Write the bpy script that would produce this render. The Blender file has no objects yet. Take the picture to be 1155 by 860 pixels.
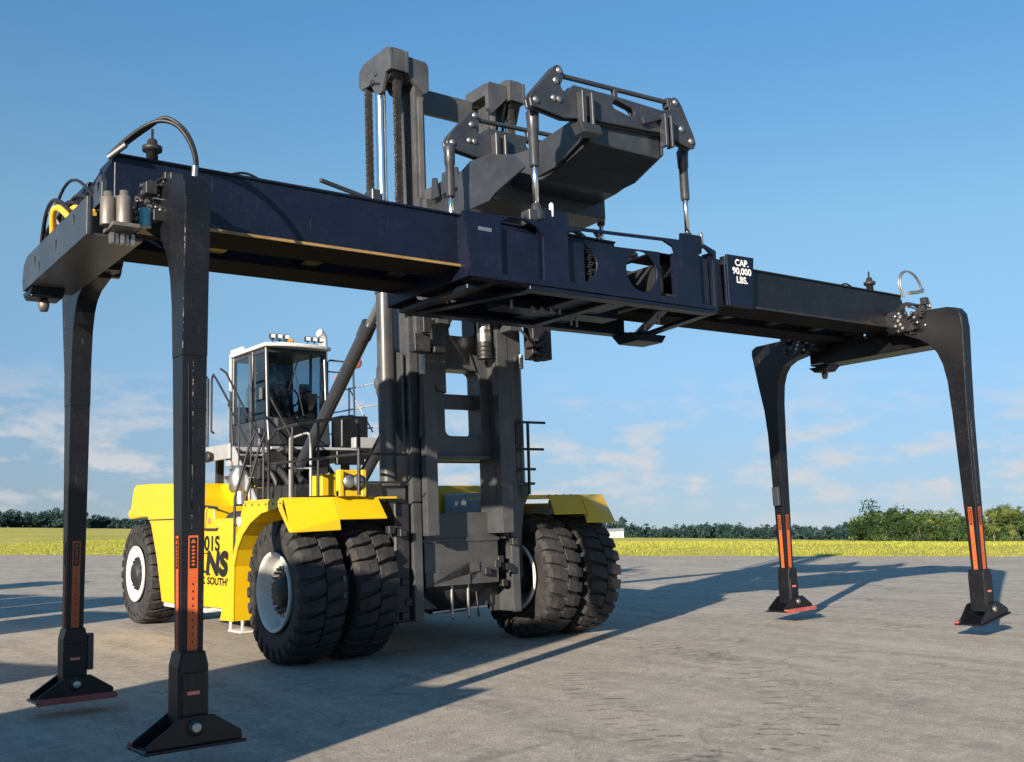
import bpy, bmesh, math, random
from mathutils import Vector, Matrix, noise as mnoise
from mathutils.geometry import tessellate_polygon
R = math.radians
random.seed(7)
scene = bpy.context.scene
COL = scene.collection

# ------------------------------------------------------------------ helpers
MATS = {}
def nodes_of(name):
    m = bpy.data.materials.new(name); m.use_nodes = True
    nt = m.node_tree; b = nt.nodes['Principled BSDF']
    return m, nt, b
def paint(name, col, rough=.4, var=.25, dust=(.30, .27, .23), dustamt=.12, bump=.02, metal=0, coat=0, scale=3.0, spec=.5, chip=None):
    """painted / plain surface with uneven tone, dirt blotches and fine bump"""
    m, nt, b = nodes_of(name); N = nt.nodes; Lk = nt.links.new
    tc = N.new('ShaderNodeTexCoord')
    n1 = N.new('ShaderNodeTexNoise'); n1.inputs['Scale'].default_value = scale; n1.inputs['Detail'].default_value = 6; n1.inputs['Roughness'].default_value = .65
    n2 = N.new('ShaderNodeTexNoise'); n2.inputs['Scale'].default_value = scale * 9; n2.inputs['Detail'].default_value = 4
    Lk(tc.outputs['Object'], n1.inputs['Vector']); Lk(tc.outputs['Object'], n2.inputs['Vector'])
    r = N.new('ShaderNodeValToRGB'); e = r.color_ramp.elements
    e[0].position = .3; e[1].position = .72
    e[0].color = (*[c * (1 - var) for c in col], 1); e[1].color = (*[min(1, c * (1 + var)) for c in col], 1)
    Lk(n1.outputs['Fac'], r.inputs['Fac'])
    d = N.new('ShaderNodeValToRGB'); d.color_ramp.elements[0].position = .52; d.color_ramp.elements[1].position = .8
    d.color_ramp.elements[0].color = (0, 0, 0, 1); d.color_ramp.elements[1].color = (dustamt,) * 3 + (1,)
    mixn = N.new('ShaderNodeMath'); mixn.operation = 'MULTIPLY_ADD'; mixn.inputs[1].default_value = .5; 
    Lk(n2.outputs['Fac'], mixn.inputs[0]); 
    hf = N.new('ShaderNodeMath'); hf.operation = 'MULTIPLY'; hf.inputs[1].default_value = .5
    Lk(n1.outputs['Fac'], hf.inputs[0]); Lk(hf.outputs[0], mixn.inputs[2]); Lk(mixn.outputs[0], d.inputs['Fac'])
    mx = N.new('ShaderNodeMixRGB'); mx.inputs[2].default_value = (*dust, 1)
    Lk(r.outputs[0], mx.inputs[1]); Lk(d.outputs[0], mx.inputs[0]); cout = mx.outputs[0]
    if chip:     # scuffs, scratches and run marks: chip = (colour, amount)
        mp = N.new('ShaderNodeMapping'); mp.inputs['Scale'].default_value = (6, 6, 1.1); Lk(tc.outputs['Object'], mp.inputs[0])
        for sc_, vec, lo in ((3.2, mp.outputs[0], .63), (26, tc.outputs['Object'], .66)):
            n3 = N.new('ShaderNodeTexNoise'); n3.inputs['Scale'].default_value = sc_; n3.inputs['Detail'].default_value = 8; n3.inputs['Roughness'].default_value = .72
            Lk(vec, n3.inputs['Vector'])
            r3 = N.new('ShaderNodeValToRGB'); r3.color_ramp.elements[0].position = lo; r3.color_ramp.elements[1].position = lo + .07
            r3.color_ramp.elements[0].color = (0,0,0,1); r3.color_ramp.elements[1].color = (chip[1],)*3 + (1,)
            Lk(n3.outputs['Fac'], r3.inputs['Fac'])
            m3 = N.new('ShaderNodeMixRGB'); m3.inputs[2].default_value = (*chip[0], 1); Lk(cout, m3.inputs[1]); Lk(r3.outputs[0], m3.inputs[0]); cout = m3.outputs[0]
    Lk(cout, b.inputs['Base Color'])
    rr = N.new('ShaderNodeMapRange'); rr.inputs['To Min'].default_value = max(.02, rough - .12); rr.inputs['To Max'].default_value = rough + .15
    Lk(mixn.outputs[0], rr.inputs['Value']); Lk(rr.outputs[0], b.inputs['Roughness'])
    bp = N.new('ShaderNodeBump'); bp.inputs['Strength'].default_value = .25; bp.inputs['Distance'].default_value = bump
    Lk(n2.outputs['Fac'], bp.inputs['Height']); Lk(bp.outputs[0], b.inputs['Normal'])
    b.inputs['Metallic'].default_value = metal
    b.inputs['Coat Weight'].default_value = coat; b.inputs['Coat Roughness'].default_value = .12
    b.inputs['Specular IOR Level'].default_value = spec
    MATS[name] = m; return m
def M_(n): return MATS[n]
paint('charcoal_paint', (.030, .033, .040), .35, .25, dustamt=.08, bump=.003, coat=.12, chip=((.10,.10,.10),.5))
paint('mast_paint', (.056, .058, .062), .36, .25, dustamt=.16, bump=.003, coat=.1, chip=((.15,.14,.13),.5))
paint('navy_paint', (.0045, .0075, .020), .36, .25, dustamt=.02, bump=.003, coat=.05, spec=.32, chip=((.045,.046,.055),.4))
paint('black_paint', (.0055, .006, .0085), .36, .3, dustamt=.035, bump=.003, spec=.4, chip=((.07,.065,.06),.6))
paint('dark_part', (.018, .018, .02), .5, .4, dustamt=.18, bump=.004)
paint('yellow_paint', (.62, .40, .006), .33, .05, dustamt=.28, dust=(.24,.18,.08), bump=.002, coat=.2, chip=((.22,.15,.04),.4))
paint('grey_paint', (.30, .31, .32), .42, .15, dustamt=.15, bump=.003)
paint('white_paint', (.55, .56, .55), .38, .06, dustamt=.12, bump=.003)
paint('rim_paint', (.58, .58, .54), .42, .08, dustamt=.35, dust=(.38, .33, .27), bump=.003)
paint('rubber', (.022, .021, .022), .72, .35, dust=(.16, .14, .12), dustamt=.45, bump=.008, scale=5)
paint('hose_rubber', (.012, .012, .013), .42, .2, dustamt=.05, bump=.001)
paint('chrome', (.80, .80, .80), .16, .05, dustamt=.05, bump=.0005, metal=1)
paint('steel', (.42, .41, .39), .38, .2, dustamt=.1, bump=.002, metal=.9)
paint('worn_steel', (.20, .18, .16), .5, .3, dustamt=.3, bump=.004, metal=.6)
paint('chain_steel', (.055, .05, .045), .45, .4, dustamt=.3, bump=.003, metal=.5)
paint('orange_decal', (.50, .095, .022), .45, .1, dustamt=.10, bump=.001, dust=(.1, .08, .07))
paint('red_pad', (.33, .07, .055), .6, .25, dustamt=.3, bump=.004)
paint('black_decal', (.008, .008, .008), .4, .2, dustamt=.03, bump=.0005)
paint('white_decal', (.78, .78, .76), .5, .05, dustamt=.12, bump=.0005)
paint('brass', (.55, .36, .09), .35, .2, dustamt=.2, bump=.001, metal=.8)
paint('matte_black', (.006, .006, .007), .8, .3, dustamt=.1, bump=.003, spec=.12)
paint('sunlit_edge_brown', (.26, .16, .055), .55, .3, dustamt=.2, bump=.003)  # brown of the sunlit flange edge put into the colour
paint('yellow_hose', (.70, .42, .03), .5, .1, dustamt=.15, bump=.001)
paint('blue_filter', (.10, .33, .45), .4, .1, dustamt=.1, bump=.001)
paint('seat_fabric', (.012, .012, .014), .85, .2, dustamt=.05, bump=.004)
paint('amber', (.75, .30, .04), .25, .1, dustamt=.02, bump=.0005, coat=.5)
paint('lamp_lens', (.75, .76, .78), .12, .05, dustamt=.05, bump=.0005, coat=.6)
paint('reflector_red', (.65, .16, .13), .3, .1, dustamt=.1, bump=.0005, coat=.4)
paint('reflector_pink', (.78, .62, .55), .3, .1, dustamt=.1, bump=.0005, coat=.4)
paint('caster_rust', (.22, .06, .035), .55, .25, dustamt=.2, bump=.004)
paint('trunk_bark', (.12, .095, .07), .9, .4, dustamt=.2, bump=.02, scale=6)
m, nt, b = nodes_of('cab_glass'); MATS['cab_glass'] = m
b.inputs['Base Color'].default_value = (.34, .46, .54, 1); b.inputs['Roughness'].default_value = .02
b.inputs['Transmission Weight'].default_value = 1.0; b.inputs['IOR'].default_value = 1.02; b.inputs['Coat Weight'].default_value = 1.0; b.inputs['Coat Roughness'].default_value = .02
m, nt, b = nodes_of('chipped_seam'); MATS['chipped_seam'] = m
b.inputs['Base Color'].default_value = (.24, .23, .21, 1); b.inputs['Roughness'].default_value = .5
g_ = nt.nodes.new('ShaderNodeNewGeometry'); n_ = nt.nodes.new('ShaderNodeTexNoise'); n_.inputs['Scale'].default_value = 14; n_.inputs['Detail'].default_value = 6; n_.inputs['Roughness'].default_value = .8
r_ = nt.nodes.new('ShaderNodeValToRGB'); r_.color_ramp.elements[0].position = .52; r_.color_ramp.elements[1].position = .56
nt.links.new(g_.outputs['Position'], n_.inputs['Vector']); nt.links.new(n_.outputs['Fac'], r_.inputs['Fac']); nt.links.new(r_.outputs[0], b.inputs['Alpha'])
m = MATS['cab_glass'].copy(); m.name = 'side_glass'; MATS['side_glass'] = m
m.node_tree.nodes['Principled BSDF'].inputs['Base Color'].default_value = (.62, .74, .78, 1)
def leafmat(name, cols, transl=.25):
    m, nt, b = nodes_of(name); N = nt.nodes; Lk = nt.links.new
    tc = N.new('ShaderNodeNewGeometry'); oi = N.new('ShaderNodeObjectInfo')
    n1 = N.new('ShaderNodeTexNoise'); n1.inputs['Scale'].default_value = .9; n1.inputs['Detail'].default_value = 5
    Lk(tc.outputs['Position'], n1.inputs['Vector'])
    ad = N.new('ShaderNodeMath'); ad.operation = 'MULTIPLY_ADD'; ad.inputs[1].default_value = .45
    Lk(oi.outputs['Random'], ad.inputs[0]); 
    ri = N.new('ShaderNodeMath'); ri.operation = 'MULTIPLY_ADD'; ri.inputs[1].default_value = .35
    Lk(tc.outputs['Random Per Island'], ri.inputs[0]); 
    s = N.new('ShaderNodeMath'); s.operation = 'MULTIPLY_ADD'; s.inputs[1].default_value = .6; s.inputs[2].default_value = -.2
    Lk(n1.outputs['Fac'], s.inputs[0]); Lk(s.outputs[0], ri.inputs[2]); Lk(ri.outputs[0], ad.inputs[2])
    r = N.new('ShaderNodeValToRGB'); r.color_ramp.elements[0].color = (*cols[0], 1); r.color_ramp.elements[1].color = (*cols[-1], 1)
    r.color_ramp.elements[0].position = .1; r.color_ramp.elements[1].position = .85
    for i, c in enumerate(cols[1:-1]):
        e = r.color_ramp.elements.new(.1 + .75 * (i + 1) / (len(cols) - 1)); e.color = (*c, 1)
    Lk(ad.outputs[0], r.inputs['Fac']); Lk(r.outputs[0], b.inputs['Base Color'])
    b.inputs['Roughness'].default_value = .6; b.inputs['Specular IOR Level'].default_value = .25
    MATS[name] = m
leafmat('palm_leaf', [(.018, .040, .010), (.055, .095, .02), (.14, .15, .035)])
leafmat('bush_leaf', [(.007, .020, .006), (.026, .055, .012), (.085, .12, .026)])  # darkest tones paint the shade between leaves into the leaf colour
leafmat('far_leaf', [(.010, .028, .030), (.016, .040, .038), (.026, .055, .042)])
leafmat('grass_blade', [(.15, .19, .02), (.24, .255, .03), (.34, .32, .06)])

# spreader / mast frame (tilted back by one degree) -> world
FM = Matrix(((1, 0, -.00423, 0), (.00007, .99984, .01766, -.01766), (.00423, -.01766, .99983, .00016), (0, 0, 0, 1)))
WM = {}     # world matrix of each thing's root

class MB:
    def __init__(s, frame='L'): s.v = []; s.f = []; s.sm = []; s.frame = frame
    def add(s, vs, fs, smooth=False):
        o = len(s.v); s.v += [Vector(v) for v in vs]; s.f += [tuple(i + o for i in f) for f in fs]; s.sm += [smooth] * len(fs); return s
    def build_each(s, name, mat, parent, bevel=0, tol=.001):
        """one object for every separate piece collected in this builder"""
        par = list(range(len(s.v)))
        def find(i):
            while par[i] != i: par[i] = par[par[i]]; i = par[i]
            return i
        seen = {}
        for i, v in enumerate(s.v):
            k = (round(v.x, 4), round(v.y, 4), round(v.z, 4))
            if k in seen: par[find(i)] = find(seen[k])
            else: seen[k] = i
        for f in s.f:
            for i in f[1:]: par[find(i)] = find(f[0])
        grp = {}
        for fi, f in enumerate(s.f): grp.setdefault(find(f[0]), []).append(fi)
        items = []
        for fl in grp.values():
            vs_ = [s.v[i] for fi in fl for i in s.f[fi]]
            items.append([fl, [min(v[k] for v in vs_) for k in range(3)], [max(v[k] for v in vs_) for k in range(3)]])
        merged = True
        while merged:
            merged = False
            for i in range(len(items)):
                for j in range(i + 1, len(items)):
                    a, b_ = items[i], items[j]
                    if all(a[1][k] <= b_[2][k] + tol and b_[1][k] <= a[2][k] + tol for k in range(3)):
                        items[i] = [a[0] + b_[0], [min(a[1][k], b_[1][k]) for k in range(3)], [max(a[2][k], b_[2][k]) for k in range(3)]]
                        del items[j]; merged = True; break
                if merged: break
        out = []
        for fl, _, _ in items:
            m_ = MB(s.frame); mp = {}
            for fi in fl:
                for i in s.f[fi]:
                    if i not in mp: mp[i] = len(m_.v); m_.v.append(s.v[i])
                m_.f.append(tuple(mp[i] for i in s.f[fi])); m_.sm.append(s.sm[fi])
            out.append(m_.build(name, mat, parent, bevel))
        return out
    def box(s, x0, x1, y0, y1, z0, z1):
        return s.add([(x0,y0,z0),(x1,y0,z0),(x1,y1,z0),(x0,y1,z0),(x0,y0,z1),(x1,y0,z1),(x1,y1,z1),(x0,y1,z1)],
              [(0,3,2,1),(4,5,6,7),(0,1,5,4),(1,2,6,5),(2,3,7,6),(3,0,4,7)])
    def bar(s, a, b_, w, h, up=(0,0,1)):
        a = Vector(a); b_ = Vector(b_); d = (b_ - a).normalized(); up = Vector(up)
        if abs(d.dot(up)) > .99: up = Vector((0,1,0))
        r = d.cross(up).normalized(); u = r.cross(d)
        vs = [p + r * (sx * w / 2) + u * (sz * h / 2) for p in (a, b_) for sx, sz in ((-1,-1),(1,-1),(1,1),(-1,1))]
        return s.add(vs, [(0,1,2,3)[::-1],(4,5,6,7),(0,1,5,4),(1,2,6,5),(2,3,7,6),(3,0,4,7)])
    def tube(s, pts, r, n=8, closed=False):
        pts = [Vector(p) for p in pts]; rings = []; k = len(pts)
        rad = r if isinstance(r, (list, tuple)) else [r] * k
        ref = None
        for i, p in enumerate(pts):
            d = (pts[min(i + 1, k - 1)] - pts[max(i - 1, 0)]).normalized()
            if ref is None:
                ref = d.orthogonal().normalized()
            ref = (ref - d * ref.dot(d)); ref = ref.normalized() if ref.length > 1e-6 else d.orthogonal().normalized()
            q = d.cross(ref)
            rings.append([p + (ref * math.cos(2*math.pi*j/n) + q * math.sin(2*math.pi*j/n)) * rad[i] for j in range(n)])
        vs = [v for rg in rings for v in rg]; fs = []
        for i in range(k - 1):
            for j in range(n):
                fs.append((i*n+j, i*n+(j+1)%n, (i+1)*n+(j+1)%n, (i+1)*n+j))
        s.add(vs, fs, True)
        s.add(rings[0], [tuple(range(n))[::-1]]); s.add(rings[-1], [tuple(range(n))])
        return s
    def cyl(s, a, b_, r, n=16, r2=None):
        return s.tube([a, b_], [r, r if r2 is None else r2], n)
    def lathe(s, prof, c, axis='x', n=32, flip=1, cap=True):
        """prof: list of (along, radius)"""
        c = Vector(c); vs = []
        for a, r in prof:
            for j in range(n):
                t = 2*math.pi*j/n; p, q = r*math.cos(t), r*math.sin(t); a_ = a*flip
                vs.append(c + Vector({'x': (a_, p, q), 'y': (q, a_, p), 'z': (p, q, a_)}[axis]))
        fs = []
        for i in range(len(prof) - 1):
            for j in range(n):
                q = (i*n+j, i*n+(j+1)%n, (i+1)*n+(j+1)%n, (i+1)*n+j)
                fs.append(q if flip < 0 else q[::-1])
        return s.add(vs, fs, True)
    def plate(s, outline, c0, c1, axis='y', holes=()):
        """flat outline (two coords) extruded between c0 and c1 along axis, with through holes"""
        mk = {'x': lambda a, b_, c: (c, a, b_), 'y': lambda a, b_, c: (a, c, b_), 'z': lambda a, b_, c: (a, b_, c)}[axis]
        loops = [list(outline)] + [list(h) for h in holes]
        flat = [p for l in loops for p in l]; n = len(flat)
        vs = [mk(*p, c0) for p in flat] + [mk(*p, c1) for p in flat]; fs = []
        if holes:
            for t in tessellate_polygon([[Vector((a, b_, 0)) for a, b_ in l] for l in loops]):
                fs += [tuple(t), tuple(i + n for i in t)[::-1]]
        else:
            fs += [tuple(range(n)), tuple(range(n, 2*n))[::-1]]
        o = 0
        for l in loops:
            k = len(l)
            for i in range(k):
                a, b_ = o + i, o + (i+1) % k
                fs.append((a, b_, b_ + n, a + n))
            o += k
        return s.add(vs, fs)
    def quad(s, *p): return s.add(p, [tuple(range(len(p)))])
    def build(s, name, mat, parent=None, bevel=0, seg=1, label=None, root=None, normals=True):
        me = bpy.data.meshes.new(name)
        vs = s.v
        if s.frame == 'L': vs = [FM @ v for v in vs]
        if parent is not None:
            r = parent
            while r.parent: r = r.parent
            inv = WM[r.name].inverted(); vs = [inv @ v for v in vs]
        me.from_pydata([tuple(v) for v in vs], [], s.f)
        me.polygons.foreach_set('use_smooth', s.sm)
        if normals:
            bm = bmesh.new(); bm.from_mesh(me); bmesh.ops.recalc_face_normals(bm, faces=bm.faces[:]); bm.to_mesh(me); bm.free()
        me.materials.append(M_(mat) if isinstance(mat, str) else mat)
        ob = bpy.data.objects.new(name, me); COL.objects.link(ob)
        if parent is not None: ob.parent = parent
        if bevel:
            md = ob.modifiers.new('bevel', 'BEVEL'); md.width = bevel; md.segments = seg; md.limit_method = 'ANGLE'; md.angle_limit = R(40)
        if label: ob['label'] = label
        return ob
def circ(cx, cy, r, n=24, a0=0, a1=360, ry=None):
    ry = r if ry is None else ry
    full = abs(a1 - a0) >= 360
    return [(cx + r*math.cos(R(a0 + (a1-a0)*i/(n if full else n-1))), cy + ry*math.sin(R(a0 + (a1-a0)*i/(n if full else n-1)))) for i in range(n)]
def rrect(x0, x1, y0, y1, r, n=4):
    out = []
    for cx, cy, a in ((x1-r, y0+r, -90), (x1-r, y1-r, 0), (x0+r, y1-r, 90), (x0+r, y0+r, 180)):
        out += [(cx + r*math.cos(R(a + 90*i/n)), cy + r*math.sin(R(a + 90*i/n))) for i in range(n+1)]
    return out
def tag(o, label=None, cat=None, group=None, kind=None):
    if label: o['label'] = label
    if cat: o['category'] = cat
    if group: o['group'] = group
    if kind: o['kind'] = kind
    return o
def thing(name, label, cat, mat4, group=None):
    o = bpy.data.objects.new(name, None); COL.objects.link(o); o.empty_display_size = .3
    o.matrix_world = mat4; WM[o.name] = mat4.copy()
    return tag(o, label, cat, group)
def text(name, body, size, origin, xdir, ydir, mat, parent, frame='L', align='CENTER', bold=0.0, sx=1.0, shear=0.0):
    cu = bpy.data.curves.new(name, 'FONT'); cu.body = body; cu.size = size; cu.align_x = align; cu.align_y = 'CENTER'; cu.shear = shear
    cu.space_line = .9
    to = bpy.data.objects.new(name, cu); COL.objects.link(to)
    dg = bpy.context.evaluated_depsgraph_get(); me = bpy.data.meshes.new_from_object(to.evaluated_get(dg))
    x = Vector(xdir); y = Vector(ydir); o = Vector(origin)
    mb = MB(frame); nrm = x.cross(y).normalized()
    for k, (a_, b_) in enumerate(((0,0),(1,0),(-1,0),(0,1),(0,-1),(.7,.7),(-.7,.7),(.7,-.7),(-.7,-.7)) if bold else ((0,0),)):
        mb.add([o + x * (v.co.x * sx + a_*bold) + y * (v.co.y + b_*bold) + nrm*(k*.0002) for v in me.vertices], [tuple(p.vertices) for p in me.polygons])
    bpy.data.objects.remove(to); bpy.data.curves.remove(cu); bpy.data.meshes.remove(me)
    return mb.build(name, mat, parent, normals=False)
def spl(pts, n=6):
    P = [Vector(p) for p in pts]; S = []
    for i in range(len(P)-1):
        p0, p1, p2, p3 = P[max(i-1,0)], P[i], P[i+1], P[min(i+2, len(P)-1)]
        for k in range(n):
            t = k/n; S.append(.5*((2*p1)+(p2-p0)*t+(2*p0-5*p1+4*p2-p3)*t*t+(3*p1-p0-3*p2+p3)*t**3))
    return S + [P[-1]]
def arc3(a, b_, h, n=12, side=(0,0,0)):
    a = Vector(a); b_ = Vector(b_); sd = Vector(side)
    return [a.lerp(b_, i/n) + (Vector((0,0,h)) + sd) * math.sin(math.pi*i/n) for i in range(n+1)]

# ------------------------------------------------------------------ camera
F_, PITCH, ROLL, YAW = 1172.66, .1288, -.0254, .6431
fw = Vector((math.sin(YAW)*math.cos(PITCH), math.cos(YAW)*math.cos(PITCH), math.sin(PITCH)))
rt = Vector((math.cos(YAW), -math.sin(YAW), 0)); up = rt.cross(fw)
r2 = rt*math.cos(ROLL) + up*math.sin(ROLL); u2 = -rt*math.sin(ROLL) + up*math.cos(ROLL)
CAM = Vector((-8.2029, -9.2085, 1.7898))
cd = bpy.data.cameras.new('camera'); cam = bpy.data.objects.new('camera', cd); COL.objects.link(cam)
cam.matrix_world = Matrix(((r2.x, u2.x, -fw.x, CAM.x), (r2.y, u2.y, -fw.y, CAM.y), (r2.z, u2.z, -fw.z, CAM.z), (0,0,0,1)))
cd.sensor_width = 36; cd.lens = F_/1155*36; cd.clip_start = .1; cd.clip_end = 8000
scene.camera = cam
def pray(px, py): return (fw + r2*((px-577.5)/F_) - u2*((py-430)/F_)).normalized()

# ------------------------------------------------------------------ light and sky
SUN_AZ, SUN_EL = 27.5, 16.3            # the shadows run 27.5 deg from +X towards +Y
wd = bpy.data.worlds.new('World'); scene.world = wd; wd.use_nodes = True
nt = wd.node_tree; N = nt.nodes; Lk = nt.links.new
bg = N['Background']; bg.inputs['Strength'].default_value = .112
sky = N.new('ShaderNodeTexSky'); sky.sky_type = 'NISHITA'; sky.sun_disc = False
sky.sun_elevation = R(SUN_EL); sky.sun_rotation = R(90 - (SUN_AZ + 180)); sky.altitude = 3000; sky.air_density = 1.0; sky.dust_density = .0; sky.ozone_density = 2.5
tc = N.new('ShaderNodeTexCoord'); sp = N.new('ShaderNodeSeparateXYZ')
up_n = pray(1155, 601).cross(pray(0, 593)).normalized()
if up_n.z < 0: up_n = -up_n
dt = N.new('ShaderNodeVectorMath'); dt.operation = 'DOT_PRODUCT'; dt.inputs[1].default_value = up_n
Lk(tc.outputs['Generated'], dt.inputs[0]); Lk(tc.outputs['Generated'], sp.inputs[0])
mx0 = N.new('ShaderNodeMath'); mx0.operation = 'MAXIMUM'; mx0.inputs[1].default_value = 0; Lk(dt.outputs['Value'], mx0.inputs[0])
mxz = N.new('ShaderNodeMath'); mxz.operation = 'MULTIPLY_ADD'; mxz.inputs[1].default_value = .78; mxz.inputs[2].default_value = .115; Lk(mx0.outputs[0], mxz.inputs[0])
cb = N.new('ShaderNodeCombineXYZ'); Lk(sp.outputs['X'], cb.inputs['X']); Lk(sp.outputs['Y'], cb.inputs['Y']); Lk(mxz.outputs[0], cb.inputs['Z'])
Lk(cb.outputs[0], sky.inputs['Vector'])
# fair-weather cumulus low over the horizon
cc = N.new('ShaderNodeCombineXYZ')
for ax, k in (('X', 8.5), ('Y', 8.5)):
    mm = N.new('ShaderNodeMath'); mm.operation = 'MULTIPLY'; mm.inputs[1].default_value = k; Lk(sp.outputs[ax], mm.inputs[0]); Lk(mm.outputs[0], cc.inputs[ax])
mm = N.new('ShaderNodeMath'); mm.operation = 'MULTIPLY'; mm.inputs[1].default_value = 24; Lk(dt.outputs['Value'], mm.inputs[0]); Lk(mm.outputs[0], cc.inputs['Z'])
cn = N.new('ShaderNodeTexNoise'); cn.inputs['Scale'].default_value = 2.0; cn.inputs['Detail'].default_value = 8; cn.inputs['Roughness'].default_value = .58
Lk(cc.outputs[0], cn.inputs['Vector'])
cr = N.new('ShaderNodeValToRGB'); cr.color_ramp.elements[0].position = .475; cr.color_ramp.elements[1].position = .62
Lk(cn.outputs['Fac'], cr.inputs['Fac'])
em = N.new('ShaderNodeValToRGB'); els = em.color_ramp.elements
els[0].position = 0; els[0].color = (.35,.35,.35,1); els[1].position = .045; els[1].color = (1,1,1,1)
e3 = els.new(.085); e3.color = (.75,.75,.75,1); e4 = els.new(.15); e4.color = (0,0,0,1)
Lk(dt.outputs['Value'], em.inputs['Fac'])
cm = N.new('ShaderNodeMath'); cm.operation = 'MULTIPLY'; Lk(cr.outputs[0], cm.inputs[0]); Lk(em.outputs[0], cm.inputs[1])
cm2 = N.new('ShaderNodeMath'); cm2.operation = 'MULTIPLY'; cm2.inputs[1].default_value = .85; Lk(cm.outputs[0], cm2.inputs[0])
cmx = N.new('ShaderNodeMixRGB'); cmx.inputs[2].default_value = (2.75, 2.75, 2.82, 1)
tr_ = N.new('ShaderNodeValToRGB'); te = tr_.color_ramp.elements     # humid air: the low sky is greyer than a clean atmosphere
te[0].position = 0; te[0].color = (.66, .385, .31, 1); te[1].position = .45; te[1].color = (.68, .81, .87, 1)
for p_, c_ in ((.145, (.84, .665, .61)), (.28, (.96, .84, .73))):
    q_ = te.new(p_); q_.color = (*c_, 1)
Lk(dt.outputs['Value'], tr_.inputs['Fac'])
tint = N.new('ShaderNodeMixRGB'); tint.blend_type = 'MULTIPLY'; tint.inputs[0].default_value = 1
hs0 = N.new('ShaderNodeMixRGB'); hs0.blend_type = 'MULTIPLY'; hs0.inputs[0].default_value = 1; hs0.inputs[2].default_value = (.88, 1.09, 1.0, 1)
Lk(sky.outputs[0], hs0.inputs[1]); Lk(hs0.outputs[0], tint.inputs[1]); Lk(tr_.outputs[0], tint.inputs[2])
Lk(tint.outputs[0], cmx.inputs[1]); Lk(cm2.outputs[0], cmx.inputs[0]); Lk(cmx.outputs[0], bg.inputs['Color'])
sd = bpy.data.lights.new('sun', 'SUN'); sd.energy = 4.6; sd.angle = R(.5); sd.color = (1, .87, .71)
so = bpy.data.objects.new('sun', sd); COL.objects.link(so)
ldir = Vector((math.cos(R(SUN_AZ))*math.cos(R(SUN_EL)), math.sin(R(SUN_AZ))*math.cos(R(SUN_EL)), -math.sin(R(SUN_EL))))
so.rotation_euler = ldir.to_track_quat('-Z', 'Y').to_euler(); so.location = (-30, -20, 30)
vs = scene.view_settings; vs.view_transform = 'Standard'; vs.look = 'None'; vs.gamma = 1; vs.use_curve_mapping = False; vs.exposure = 1.15
scene.cycles.max_bounces = 8

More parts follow.
